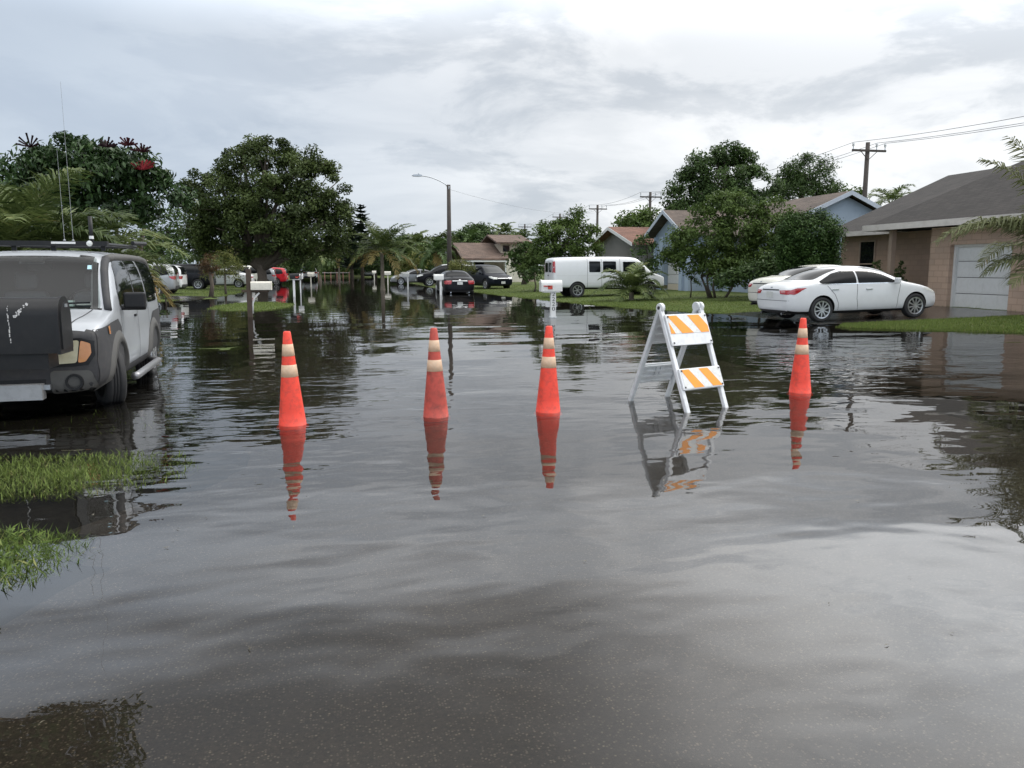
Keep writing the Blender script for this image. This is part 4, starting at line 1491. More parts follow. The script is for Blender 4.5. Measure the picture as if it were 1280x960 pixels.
def arch(w, h, k=8, low=0.55):
    p = [(-w / 2, 0), (w / 2, 0), (w / 2, h * low)]
    for i in range(1, k):
        a = PI * i / k
        p.append((w / 2 * math.cos(a), h * low + h * (1 - low) * math.sin(a)))
    p.append((-w / 2, h * low))
    return p


def mailbox(label, loc, L_=0.55, W=0.24, Hh=0.3, zb=0.85, box=MBW, post=WHITE, pr=0.05, door=-1, flag=True, off=0.0, pole_top=None, arm_=True, tilt=0.0):
    r = empty('mailbox', loc, 0, label, 'mailbox', GROUPM)
    top = pole_top if pole_top else zb - 0.01
    MB().box(-pr, pr, -pr, pr, -0.3, top).build('post', post, r)
    b = MB().prism(arch(W, Hh), off - L_ / 2, off + L_ / 2, 'x', M=Matrix.Translation((0, 0, zb)))
    bo = b.build('box', box, r, angle=R(35))
    d = MB().prism(arch(W + 0.025, Hh + 0.02), off + door * L_ / 2 - 0.018, off + door * L_ / 2 + 0.018, 'x', M=Matrix.Translation((0, 0, zb - 0.006)))
    d.lathe([(0.001, -0.03), (0.018, -0.03), (0.018, 0.03), (0.001, 0.03)], 8, 'x', M=Matrix.Translation((off + door * (L_ / 2 + 0.03), 0, zb + Hh * 0.8)))
    dd = d.build('door', box, r)
    if arm_:
        MB().box(off - L_ * 0.4, off + L_ * 0.4, -W * 0.4, W * 0.4, zb - 0.035, zb - 0.003).build('shelf', post, r)
    if flag:
        f = MB().box(off + door * L_ * 0.42 - 0.20 * door, off + door * L_ * 0.42, -W / 2 - 0.02, -W / 2 - 0.008, zb + Hh * 0.42, zb + Hh * 0.52)
        f.box(off + door * L_ * 0.10 - 0.07, off + door * L_ * 0.10 + 0.07, -W / 2 - 0.02, -W / 2 - 0.008, zb + Hh * 0.20, zb + Hh * 0.52)
        f.build('flag', FLAGRED, r)
    return r


q = gp(691, 397)
q.z = 0
mb_ = mailbox('white mailbox with red flag and black numbers down its post, before the van', q, L_=0.64, W=0.27, Hh=0.34, zb=0.80, pr=0.075, door=-1, off=-0.06)
mb_.children[0].name = 'post'
for i, ch_ in enumerate('2220'):
    cu = bpy.data.curves.new('number', 'FONT')
    cu.body = ch_
    cu.size = 0.165
    cu.align_x = 'CENTER'
    cu.extrude = 0.002
    ob = bpy.data.objects.new('number', cu)
    COL.objects.link(ob)
    me = bpy.data.meshes.new_from_object(ob.evaluated_get(bpy.context.evaluated_depsgraph_get()))
    bpy.data.objects.remove(ob)
    nb = link('number', me, NUMB, mb_)
    nb.rotation_euler = (R(90), 0, 0)
    nb.scale = (1.25, 1, 1)
    nb.location = (0, -0.079, 0.66 - i * 0.148)
MB().box(-0.1, 0.1, -0.1, 0.1, 0.0, 0.035).build('post_base', GREYPL, mb_)

# long black cargo box carried on the nose of the silver car, dented and scratched
CBX, CBY = -2.63, 8.54          # right-hand end, middle of its depth
r = empty('cargo_box', (CBX - 0.8, CBY, 0), 0, 'long black plastic cargo box with white scratches, carried on the nose of the utility car', 'cargo box')
SCR = mat('scratch_white', (0.55, 0.54, 0.53), 0.7, var=0.3, vs=40)
BH, BZ, BD = 0.53, 0.69, 0.34
b = MB()
b.prism(arch(BD, BH, 12, 0.68), -0.80, 0.76, 'x', M=Matrix.Translation((0, 0, BZ)))
for xx in (-0.5, 0.0):           # moulded ribs over the lid
    b.prism(arch(BD + 0.012, BH + 0.006, 12, 0.68), xx - 0.02, xx + 0.02, 'x', M=Matrix.Translation((0, 0, BZ)))
SC0 = len(b.f)
rs = random.Random(4)
zz, xx = BZ + BH * 0.86, 0.35
while zz > BZ + BH * 0.22:
    h_ = rs.uniform(0.010, 0.035)
    wv = rs.uniform(0.004, 0.011)
    z_ = (zz - BZ - BH * 0.68) / (BH * 0.32)
    y_ = -BD / 2 * math.cos(math.asin(min(0.999, max(0, z_))))
    b.box(xx - wv / 2, xx + wv / 2, y_ - 0.004, y_ + 0.006, zz - h_, zz, 0)
    zz -= h_ * rs.uniform(0.9, 1.5)
    xx += rs.uniform(-0.005, 0.007)
for k in range(26):
    a = rs.uniform(0, 1)
    x_, z0_ = 0.41 + 0.10 * a + rs.uniform(-.015, .015), BZ + BH * (0.66 + 0.24 * a) + rs.uniform(-.01, .01)
    z_ = (z0_ - BZ - BH * 0.68) / (BH * 0.32)
    y_ = -BD / 2 * math.cos(math.asin(min(0.999, max(0, z_))))
    q = rs.uniform(0.003, 0.008)
    b.box(x_ - q, x_ + q, y_ - 0.004, y_ + 0.008, z0_ - q, z0_ + q)
b.mi = [0] * SC0 + [1] * (len(b.f) - SC0)
b.build('body', [BLACKPL, SCR], r, angle=R(30))
d = MB().prism(arch(BD + 0.035, BH + 0.022, 12, 0.68), 0.76, 0.79, 'x', M=Matrix.Translation((0, 0, BZ - 0.011)))
d.prism(arch(BD - 0.05, BH - 0.08, 12, 0.68), 0.79, 0.805, 'x', M=Matrix.Translation((0, 0, BZ + 0.035)))
dd = d.build('end_cap', BLACKPL, r, angle=R(30))
MB().box(0.788, 0.815, -0.03, 0.03, BZ + BH * 0.82, BZ + BH * 0.88).build('latch', METAL, dd)
MB().box(-0.80, 0.66, -0.13, 0.15, BZ - 0.15, BZ - 0.004).box(-0.06, 0.06, 0.15, 0.30, BZ - 0.14, BZ - 0.06).build('carrier', BLACKPL, r)

q = gp(313, 396)
q.z = 0
r = empty('mailbox', q, 0, 'long white mailbox on a dark wooden post with a bracket, on the left grass island', 'mailbox', GROUPM)
MB().box(-0.075, 0.075, -0.06, 0.06, -0.3, 1.47).build('post', WOODD, r)
MB().prism(arch(0.22, 0.26, 8, 0.8), 0.06, 0.66, 'x', M=Matrix.Translation((0, -0.02, 0.83))).build('box', MBCREAM, r, angle=R(35))
MB().prism(arch(0.24, 0.275, 8, 0.8), 0.66, 0.68, 'x', M=Matrix.Translation((0, -0.02, 0.823))).build('door', MBCREAM, r)
MB().box(-0.22, 0.6, -0.05, 0.05, 0.76, 0.825).build('arm', WOODD, r)
MB().tube([(0.08, -0.02, 0.1), (0.09, -0.02, 0.4), (0.16, -0.02, 0.6), (0.3, -0.02, 0.74)], 0.03, 7).build('brace', WHITE, r, smooth=True)

q = gp(368, 371)
r = mailbox('black mailbox on a leaning white post, left of the white square box', (q.x, q.y, 0), L_=0.5, box=BLACKPL, zb=0.92, pr=0.055, door=1, flag=True, off=0.12)
r.children[0].rotation_euler = (0, R(-4), 0)
q = gp(376, 366)
mailbox('small white square mailbox beside the black one on the left verge', (q.x, q.y, 0), L_=0.3, W=0.3, Hh=0.3, zb=0.85, pr=0.035, door=1, flag=False)
q = gp(389, 359)
mailbox('white mailbox on a bent white post near the white pickup far down on the left', (q.x, q.y, 0), L_=0.5, zb=0.85, pr=0.045, box=MBCREAM, post=MBCREAM, door=1, flag=False)
q = gp(551, 369)
mailbox('white mailbox on a turned white post beside the black saloon', (q.x, q.y, 0), L_=0.52, W=0.26, Hh=0.3, zb=0.86, pr=0.055, door=-1, off=-0.1, flag=False)
q = gp(510, 362)
r = mailbox('white mailbox on a crooked white post in the middle of the right verge', (q.x, q.y, 0), L_=0.48, zb=0.9, pr=0.05, door=-1, off=-0.2, flag=False, pole_top=1.25)
r.children[0].rotation_euler = (0, R(3), 0)
q = gp(485, 356)
mailbox('cream mailbox on a thin pale post just right of the coconut palm', (q.x, q.y, 0), L_=0.55, box=MBCREAM, post=MBCREAM, zb=0.9, pr=0.05, door=-1, flag=False)
q = gp(468, 350)
mailbox('tiny white mailbox left of the coconut palm trunk, farthest on the right verge', (q.x, q.y, 0), L_=0.5, zb=0.85, pr=0.05, box=MBCREAM, post=MBCREAM, door=-1, flag=False)

# ------------------------------------------------------------------ traffic cones
CONE = mat('cone_orange', (0.78, 0.062, 0.034), 0.45, var=0.10, vs=6, dirt=0.75, dirtcol=(0.40, 0.05, 0.036), spec=0.4)
CONED = mat('cone_orange_worn', (0.44, 0.062, 0.042), 0.6, var=0.22, vs=5, dirt=0.8, dirtcol=(0.17, 0.035, 0.025))
BAND = mat('cone_band', (0.58, 0.41, 0.28), 0.55, var=0.25, vs=22, dirt=0.6, dirtcol=(0.60, 0.34, 0.20))
RUBBER = mat('black_rubber', (0.02, 0.02, 0.02), 0.7)


def cone_r(z, H=0.965):
    f = z / H
    return 0.137 + (0.034 - 0.137) * f


def make_cone(loc, m, label, lean=(0, 0), H=0.965):
    r = empty('traffic_cone', loc, 0, label, 'traffic cone', 'orange cones across the flooded street')
    b = MB()
    zs = [0.03, 0.045, 0.06, 0.2, 0.4, 0.6, 0.8, H - 0.012, H - 0.003, H]
    prof = [(0.155, 0.03), (0.148, 0.05)] + [(cone_r(z), z) for z in zs[2:8]] + [(0.030, H - 0.003), (0.024, H), (0.018, H - 0.002), (0.016, H - 0.1)]
    b.lathe(prof, 40)
    b.build('body', m, r, smooth=True)
    for f0, f1 in ((0.135, 0.262), (0.355, 0.484)):
        z1, z0 = 0.965 - 0.90 * f0, 0.965 - 0.90 * f1
        t = 0.0022
        k = MB().lathe([(cone_r(z0), z0), (cone_r(z0) + t, z0 + 0.001), (cone_r((z0 + z1) / 2) + t, (z0 + z1) / 2), (cone_r(z1) + t, z1 - 0.001), (cone_r(z1), z1)], 40)
        k.build('reflective_band', BAND, r, smooth=True)
    bs = MB().box(-0.185, 0.185, -0.185, 0.185, 0, 0.032).build('base', RUBBER, r)
    bevel(bs, 0.012)
    r.rotation_euler = (lean[1], lean[0], 0.2)
    return r


zc = -0.062
for (px, py), m, lab, ln in (((366, 530), CONE, 'orange traffic cone standing in the water, leftmost of the row, against the dark tree reflection', (-0.022, 0)),
                             ((545, 520), CONED, 'faded, dirt-stained orange traffic cone, second of the row beside the lamp pole reflection', (-0.012, 0)),
                             ((685, 514), CONE, 'bright orange traffic cone below the white numbered mailbox', (0.006, 0)),
                             ((1000, 490), CONE, 'orange traffic cone right of the barricade, in front of the white saloon', (-0.008, 0))):
    g_ = gp(px, py)
    make_cone((g_.x, g_.y, zc), m, lab, ln)

# ------------------------------------------------------------------ folding barricade
ORANGE = mat('orange_sheeting', (0.86, 0.30, 0.025), 0.45, var=0.08, vs=12, dirt=0.3, dirtcol=(0.5, 0.22, 0.06))
WSHEET = mat('white_sheeting', (0.66, 0.66, 0.64), 0.42, var=0.08, vs=12, dirt=0.45, dirtcol=(0.42, 0.40, 0.36))
BOLT = mat('bolt', (0.03, 0.03, 0.035), 0.5, metal=0.4)
g1, g2, g3, g4 = gp(861, 515), gp(911, 508), gp(783, 502), gp(833, 496)
cen = (g1 + g2 + g3 + g4) / 4
wdir = ((g2 - g1) + (g4 - g3)).normalized()
rz = math.atan2(wdir.y, wdir.x)
half_d = (((g1 + g2) / 2) - ((g3 + g4) / 2)).length / 2
bw = ((g2 - g1).length + (g4 - g3).length) / 4
bar_ = empty('barricade', (cen.x, cen.y, 0), rz, 'white folding A-frame barricade with orange striped boards standing in the water between cones', 'barricade')
HZ = 1.075
zfoot = -0.075


def on_panel(s, side):
    """point on the leg line; s 0 at hinge, 1 at the water line"""
    return Vector((0, side * half_d * s, HZ * (1 - s)))


def clip(poly, u0, u1, v0, v1):
    for ax, val, keep in ((0, u0, 1), (0, u1, -1), (1, v0, 1), (1, v1, -1)):
        out = []
        for i in range(len(poly)):
            a, c = poly[i], poly[(i + 1) % len(poly)]
            ia, ic = keep * (a[ax] - val) >= 0, keep * (c[ax] - val) >= 0
            if ia:
                out.append(a)
            if ia != ic:
                t = (val - a[ax]) / (c[ax] - a[ax])
                out.append((a[0] + (c[0] - a[0]) * t, a[1] + (c[1] - a[1]) * t))
        poly = out
        if not poly:
            return []
    return poly


for side, pm in ((-1, WHITE_PL), (1, GREYPL)):
    dn = (on_panel(1, side) - on_panel(0, side)).normalized()
    nrm = Vector((0, side * abs(dn.z), abs(dn.y))).normalized()      # outward
    off = nrm * 0.022
    for sx in (-1, 1):
        x = sx * (bw - 0.02)
        a = on_panel(-0.0, side) + Vector((x + (0.012 if side < 0 else -0.012) * sx, 0, 0)) + off * 0.4
        c = on_panel(1.0 + 0.075 / HZ, side) + Vector((x, 0, 0)) + off * 0.4
        lb = MB().bar(a, c, 0.052, 0.045, up=nrm)
        lb.lathe([(0.001, -0.016), (0.052, -0.016), (0.052, 0.016), (0.001, 0.016)], 18, 'x', M=Matrix.Translation((x + sx * (0.014 if side < 0 else -0.022), side * 0.012, HZ)))
        lg = lb.build('leg', pm, bar_)
        bevel(lg, 0.007)
        if side < 0:
            MB().lathe([(0.001, -0.028), (0.019, -0.028), (0.019, 0.028), (0.001, 0.028)], 12, 'x', M=Matrix.Translation((x + sx * 0.012, -0.012, HZ))).build('hinge_bolt', BOLT, bar_)
    U = dn
    for (s0, s1, kind) in ((0.085, 0.385, 'top'), (0.605, 0.805, 'low')):
        ln = HZ / abs(dn.z)
        xw = bw - 0.002 if side < 0 else bw - 0.045

        def P(u, v, k):
            return Vector((-xw + 2 * xw * u, 0, 0)) + on_panel(v, side) + nrm * k
        b = MB()
        vs = [P(0, s0, 0.020), P(1, s0, 0.020), P(1, s1, 0.020), P(0, s1, 0.020)] if side > 0 else [P(0, s0, 0.036), P(1, s0, 0.036), P(1, s1, 0.036), P(0, s1, 0.036)]
        k2 = 0.036 if side > 0 else 0.058
        vs += [P(0, s0, k2), P(1, s0, k2), P(1, s1, k2), P(0, s1, k2)]
        b.add(vs, [(0, 1, 2, 3), (4, 7, 6, 5), (0, 4, 5, 1), (1, 5, 6, 2), (2, 6, 7, 3), (3, 7, 4, 0)])
        bd = b.build('board', pm, bar_)
        bevel(bd, 0.006)
        # stiffening ribs on the inner face
        rb = MB()
        for q in range(4):
            v = s0 + (s1 - s0) * (0.08 + 0.28 * q)
            ki = 0.020 if side > 0 else 0.036
            rb.add([P(0.03, v, ki), P(0.97, v, ki), P(0.97, v + 0.018, ki), P(0.03, v + 0.018, ki), P(0.03, v, ki - 0.016), P(0.97, v, ki - 0.016), P(0.97, v + 0.018, ki - 0.016), P(0.03, v + 0.018, ki - 0.016)],
                   [(0, 1, 2, 3), (4, 7, 6, 5), (0, 4, 5, 1), (1, 5, 6, 2), (2, 6, 7, 3), (3, 7, 4, 0)])
        if kind == 'low' and side > 0:
            for u in (0.42, 0.55):
                va, vb = s0 + (s1 - s0) * 0.15, s0 + (s1 - s0) * 0.62
                rb.add([P(u, va, 0.02), P(u + 0.07, va, 0.02), P(u + 0.07, vb, 0.02), P(u, vb, 0.02), P(u, va, 0.008), P(u + 0.07, va, 0.008), P(u + 0.07, vb, 0.008), P(u, vb, 0.008)],
                       [(0, 1, 2, 3), (4, 7, 6, 5), (0, 4, 5, 1), (1, 5, 6, 2), (2, 6, 7, 3), (3, 7, 4, 0)])
        rb.build('rib', pm, bd)
        if side < 0:
            v1 = 0.27 if kind == 'top' else s1 - 0.012
            v0 = s0 + 0.012
            kk = k2 + 0.002

            def flat(poly, k, th_=0.002):
                top_ = [P(u, v0 + (v1 - v0) * v, k + th_) for u, v in poly]
                bot = [P(u, v0 + (v1 - v0) * v, k) for u, v in poly]
                m_ = len(poly)
                return top_ + bot, [tuple(range(m_)), tuple(range(2 * m_ - 1, m_ - 1, -1))] + [(i, (i + 1) % m_, (i + 1) % m_ + m_, i + m_) for i in range(m_)]
            b = MB()
            b.add(*flat([(0.035, 0), (0.965, 0), (0.965, 1), (0.035, 1)], k2 + 0.001))
            wsh = b.build('white_sheet', WSHEET, bd)
            b = MB()
            if kind == 'top':
                st = [((0.035, 0.25), (0.30, 0.58)), ((0.52, 0.80), (0.77, 1.06)), ((-0.20, -0.02), (0.035 - 0.02, 0.135))]
            else:
                st = [((0.035, 0.22), (0.26, 0.50)), ((0.46, 0.68), (0.72, 0.95))]
            for (a0, a1), (c0, c1) in st:
                pl = clip([(a0, 0), (a1, 0), (c1, 1), (c0, 1)], 0.035, 0.965, 0, 1)
                if pl:
                    b.add(*flat(pl, k2 + 0.0035))
            b.build('orange_stripe', ORANGE, wsh)
            bo = MB()
            for u in (0.045, 0.955):
                for v in ((s0 + 0.022, s1 - 0.022) if kind == 'low' else (s0 + 0.022, s1 - 0.025)):
                    c = P(u, v, k2 + 0.004)
                    bo.bar(c, c + nrm * 0.006, 0.016, 0.016, up=(1, 0, 0))
            bo.build('bolt', BOLT, bd)
# ------------------------------------------------------------------ vehicles
def paint(name, col, metal=0.0, rough=0.32):
    return mat(name, col, rough, metal=metal, var=0.03, vs=2.5, coat=0.12 if max(col) < 0.05 else 0.55, spec=0.15, dirt=0.12, dirtcol=tuple(x * 0.72 for x in col))


P_WHITE = paint('paint_white', (0.64, 0.65, 0.66))
P_CREAM = paint('paint_cream', (0.60, 0.59, 0.53))
P_SILVER = paint('paint_silver_blue', (0.40, 0.42, 0.445), metal=0.25, rough=0.38)
P_GREY = paint('paint_grey', (0.22, 0.23, 0.24), metal=0.4)
P_BLACK = paint('paint_black', (0.006, 0.006, 0.008))
P_NAVY = paint('paint_dark_blue', (0.007, 0.009, 0.015))
P_RED = paint('paint_red', (0.42, 0.012, 0.02))
CLAD = mat('grey_cladding', (0.040, 0.040, 0.043), 0.62, var=0.12, vs=5, dirt=0.3, dirtcol=(0.085, 0.08, 0.072), spec=0.3)
CLAD_L = mat('cladding_light', (0.095, 0.093, 0.088), 0.6, var=0.1, vs=5, dirt=0.25, dirtcol=(0.07, 0.07, 0.07), spec=0.3)
UNDER = mat('underbody', (0.008, 0.008, 0.008), 0.9)
TYRE = mat('tyre', (0.018, 0.018, 0.019), 0.75, var=0.2, vs=14)
RIM = mat('rim_alloy', (0.55, 0.56, 0.57), 0.3, metal=0.85, var=0.08)
RIMD = mat('rim_dark', (0.015, 0.015, 0.016), 0.6)
CHROME = mat('chrome', (0.7, 0.71, 0.72), 0.15, metal=1.0)
LAMP_R = mat('tail_lamp', (0.33, 0.008, 0.012), 0.12, var=0.2, vs=20, coat=1.0)
LAMP_RL = mat('tail_lamp_pale', (0.55, 0.22, 0.2), 0.12, var=0.2, vs=20, coat=1.0)
LAMP_W = mat('head_lamp', (0.62, 0.63, 0.60), 0.12, var=0.25, vs=25, coat=1.0)
LAMP_Y = mat('aged_lamp', (0.50, 0.47, 0.33), 0.25, var=0.2, vs=14, coat=0.6)
LAMP_A = mat('amber_lamp', (0.55, 0.24, 0.09), 0.2, var=0.15, vs=20, coat=1.0)
SEAM = mat('seam', (0.02, 0.02, 0.022), 0.8)
PLATE = mat('plate', (0.55, 0.56, 0.54), 0.5, var=0.25, vs=22)
GLASS_C = mat('car_glass', (0.005, 0.006, 0.007), 0.03, var=0.0, spec=0.2)
GLASS_W = mat('windscreen_glass', (0.016, 0.020, 0.020), 0.02, var=0.6, vs=2.6, spec=0.4)


class Car:
    def __init__(s, name, label, cat, loc, rz, stations, pmat, axles, wr, arch_r=None, group=None, scale=1.0, ww=0.21, rim_spokes=10, turn=0.0, rimm=RIM, sq=0.0, rimfrac=0.66):
        s.root = empty(name, loc, rz, label, cat, group)
        s.root.scale = (scale,) * 3
        ring = []
        for st in stations:
            x, zb, zt_, ztop, ws, wb, wt = st
            zm = zb + 0.48 * (zt_ - zb)
            hgt = ztop - zt_
            half = [(0, zb), (ws * 0.7, zb), (ws, zb + 0.05), (wb + 0.012, zm), (wb, zt_),
                    (wb + (wt - wb) * (0.42 - 0.1 * sq) + 0.012, zt_ + hgt * 0.5), (wt + 0.02 * sq, ztop - min(0.06 - 0.02 * sq, hgt * 0.3)), (wt * 0.72, ztop - 0.004), (0, ztop + 0.012)]
            loop = half + [(-y, z) for y, z in reversed(half[1:-1])]
            ring.append([(x, y, z) for y, z in loop])
        m = len(ring[0])
        vs = [p for r in ring for p in r]
        fs = []
        for i in range(len(ring) - 1):
            for k in range(m):
                fs.append((i * m + k, i * m + (k + 1) % m, (i + 1) * m + (k + 1) % m, (i + 1) * m + k))
        h = (m - 2) // 2
        for base, flip in ((0, True), ((len(ring) - 1) * m, False)):
            # cap rows: pair left and right points
            for k in range(h):
                a, b_, c, d = base + k, base + k + 1, base + (m - k - 1) % m, base + (m - k) % m
                q = [a, b_, c, d]
                q = list(dict.fromkeys(q))
                fs.append(tuple(q if flip else reversed(q)))
            q = [base + h, base + h + 1, base + h + 2]
            fs.append(tuple(q if flip else reversed(q)))
        me = bpy.data.meshes.new('body')
        me.from_pydata(vs, [], fs)
        bm = bmesh.new()
        bm.from_mesh(me)
        bmesh.ops.recalc_face_normals(bm, faces=bm.faces)
        bm.to_mesh(me)
        bm.free()
        tmp = bpy.data.objects.new('tmp', me)
        COL.objects.link(tmp)
        sd_ = tmp.modifiers.new('s', 'SUBSURF')
        sd_.levels = sd_.render_levels = 2
        dg = bpy.context.evaluated_depsgraph_get()
        sm = bpy.data.meshes.new_from_object(tmp.evaluated_get(dg))
        s.bvh = BVHTree.FromPolygons([v.co.copy() for v in sm.vertices], [tuple(p.vertices) for p in sm.polygons])
        s.W = max(st[5] for st in stations)
        ar = arch_r or wr * 1.13
        cut = MB()
        for ax in axles:
            for sg in (-1, 1):
                y0, y1 = sorted((sg * (s.W - ww - 0.10), sg * (s.W + 0.3)))
                cut.lathe([(0.0001, y0), (ar, y0), (ar, y1), (0.0001, y1)], 36, 'y', M=Matrix.Translation((ax, 0, wr + 0.01)))
        co = cut.build('cutter')
        bo = tmp.modifiers.new('b', 'BOOLEAN')
        bo.object = co
        bo.operation = 'DIFFERENCE'
        bo.solver = 'EXACT'
        bo.use_self = True
        dg = bpy.context.evaluated_depsgraph_get()
        dg.update()
        fm = bpy.data.meshes.new_from_object(tmp.evaluated_get(dg))
        fm.materials.clear()
        bpy.data.objects.remove(tmp)
        bpy.data.objects.remove(co)
        fm.name = 'body'
        s.body = link('body', fm, [pmat, UNDER], s.root)
        for p in fm.polygons:
            c = p.center
            dark = p.normal.z < -0.65 and c.z < 0.6
            for ax in axles:
                if math.hypot(c.x - ax, c.z - wr - 0.01) < ar * 1.01 and abs(c.y) > s.W - ww - 0.16 and math.hypot(c.x - ax, c.z - wr - 0.01) < ar * 0.999 or (math.hypot(c.x - ax, c.z - wr - 0.01) < ar * 1.005 and abs(p.normal.y) < 0.3 and abs(math.hypot(c.x - ax, c.z - wr - .01) - ar) < 0.02):
                    dark = True
            p.material_index = 1 if dark else 0
            p.use_smooth = not dark
        fm.set_sharp_from_angle(angle=R(38))
        s.wheels = []
        for i, ax in enumerate(axles):
            for sg in (-1, 1):
                s.wheel(ax, sg, wr, ww, rim_spokes, turn if ax > 0 else 0.0, rimm, rimfrac)

    def wheel(s, ax, sg, wr, ww, spokes, turn, rimm, rimfrac):
        yo = ww / 2
        M = Matrix.Translation((ax, sg * (s.W - yo - 0.01), wr)) @ Matrix.Rotation(turn, 4, 'Z')
        rr = wr * rimfrac
        b = MB()
        prof = [(rr, -yo * 0.9), (wr * 0.90, -yo), (wr * 0.975, -yo * 0.85), (wr, -yo * 0.55)]
        for q in (-0.28, 0.0, 0.28):
            prof += [(wr, yo * (q - 0.06)), (wr * 0.975, yo * (q - 0.04)), (wr * 0.975, yo * (q + 0.04)), (wr, yo * (q + 0.06))]
        prof += [(wr, yo * 0.55), (wr * 0.975, yo * 0.85), (wr * 0.90, yo), (rr, yo * 0.9)]
        b.lathe(prof, 36, 'y', M=M, close=True)
        wo_ = b.build('wheel', TYRE, s.root, smooth=True)
        b = MB()
        o = sg * yo
        b.lathe([(rr * 1.0, o * 0.9), (rr * 0.98, o * 1.0), (rr * 0.86, o * 0.96), (rr * 0.86, o * 0.5)], 30, 'y', M=M)
        for k in range(spokes):
            a = 2 * PI * k / spokes + 0.2
            d = Vector((math.cos(a), 0, math.sin(a)))
            b.bar(M @ (d * rr * 0.12 + Vector((0, o * 0.85, 0))), M @ (d * rr * 0.9 + Vector((0, o * 0.9, 0))), rr * 0.13, 0.03, up=M.to_3x3() @ Vector((0, 1, 0)))
        b.lathe([(0.001, o * 0.98), (rr * 0.18, o * 0.96), (rr * 0.22, o * 0.7)], 16, 'y', M=M)
        b.build('rim', rimm, wo_, angle=R(40))
        b = MB()
        b.lathe([(0.001, o * 0.4), (rr * 0.99, o * 0.4)], 24, 'y', M=M)
        b.build('shade_disc', RIMD, wo_)  # added dark backing; its colour makes the shade between the spokes

    def _hit(s, axis, a, b, sg):
        if axis == 'side':
            o, d = Vector((a, sg * 3, b)), Vector((0, -sg, 0))
        elif axis == 'end':
            o, d = Vector((sg * 6, a, b)), Vector((-sg, 0, 0))
        else:
            o, d = Vector((a, b, 5)), Vector((0, 0, -1))
        h = s.bvh.ray_cast(o, d)
        if h[0] is None or (axis == 'side' and (h[1].dot(d) > -0.2 or abs(h[0].y) < s.W * 0.55)):
            # past the silhouette: stay on the flank next to it
            st = Vector((a, sg * s.W * 0.80, b)) if axis == 'side' else (Vector((sg * 2.0, a, b)) if axis == 'end' else Vector((a, b, 1.5)))
            q = s.bvh.find_nearest(st)
            p, nn = q[0], q[1]
        else:
            p, nn = h[0], h[1]
        return p, nn

    def patch(s, name, poly, axis, sg, m, off=0.007, res=0.05, parent=None, thick=0.0, rnd=0.0):
        if rnd > 0:
            poly = round_poly(poly, rnd)
        bm = bmesh.new()
        vs = [bm.verts.new((p[0], p[1], 0)) for p in poly]
        bm.faces.new(vs)
        bmesh.ops.triangulate(bm, faces=bm.faces)
        for _ in range(5):
            ed = [e for e in bm.edges if e.calc_length() > res]
            if not ed:
                break
            bmesh.ops.subdivide_edges(bm, edges=ed, cuts=1)
            bmesh.ops.triangulate(bm, faces=[f for f in bm.faces if len(f.verts) > 3])
        for v in bm.verts:
            p, nn = s._hit(axis, v.co.x, v.co.y, sg)
            v.co = p + nn * off
        bmesh.ops.recalc_face_normals(bm, faces=bm.faces)
        bm.normal_update()
        c = sum((f.normal for f in bm.faces), Vector())
        o = Vector((0, sg, 0)) if axis == 'side' else (Vector((sg, 0, 0)) if axis == 'end' else Vector((0, 0, 1)))
        if c.dot(o) < 0:
            bmesh.ops.reverse_faces(bm, faces=bm.faces)
        if thick > 0:
            bmesh.ops.solidify(bm, geom=list(bm.faces), thickness=thick)
        me = bpy.data.meshes.new(name)
        bm.to_mesh(me)
        bm.free()
        return link(name, me, m, parent or s.root, angle=R(40))

    def both(s, name, poly, m, **k):
        return [s.patch(name, poly, 'side', sg, m, **k) for sg in (-1, 1)]

    def line(s, name, pts, w, axis, sg, m, off=0.003, parent=None):
        """thin strip along a polyline on the body surface"""
        fine = []
        for a, b in zip(pts[:-1], pts[1:]):
            k = max(1, int(math.hypot(b[0] - a[0], b[1] - a[1]) / 0.05))
            fine += [(a[0] + (b[0] - a[0]) * i / k, a[1] + (b[1] - a[1]) * i / k) for i in range(k)]
        fine.append(pts[-1])
        vs, fs = [], []
        for i, p in enumerate(fine):
            q0, q1 = fine[max(0, i - 1)], fine[min(len(fine) - 1, i + 1)]
            d = Vector((q1[0] - q0[0], q1[1] - q0[1])).normalized()
            nx, ny = -d.y * w / 2, d.x * w / 2
            for t in (-1, 1):
                h, nn = s._hit(axis, p[0] + nx * t, p[1] + ny * t, sg)
                vs.append(h + nn * off)
        for i in range(len(fine) - 1):
            fs.append((2 * i, 2 * i + 1, 2 * i + 3, 2 * i + 2))
        return MB().add(vs, fs).build(name, m, parent or s.body, fix=False)

    def handle(s, x, z, sg, m, L_=0.2):
        p, nn = s._hit('side', x, z, sg)
        b = MB().box(p.x - L_ / 2, p.x + L_ / 2, p.y + sg * 0.012 - 0.012, p.y + sg * 0.012 + 0.012, p.z - 0.016, p.z + 0.016)
        return bevel(b.build('door_handle', m, s.root), 0.008)

    def mirror(s, x, z, sg, m, size=(0.10, 0.2, 0.14)):
        p, nn = s._hit('side', x, z, sg)
        y0, y1 = sorted((p.y - sg * 0.05, p.y + sg * size[1]))
        b = MB().box(x - size[0] / 2, x + size[0] / 2, min(p.y + sg * 0.03, p.y + sg * size[1]), max(p.y + sg * 0.03, p.y + sg * size[1]), z, z + size[2])
        b.box(x - 0.03, x + 0.03, y0, y1, z - 0.02, z + 0.03)
        return bevel(b.build('side_mirror', m, s.root), 0.03, 3)

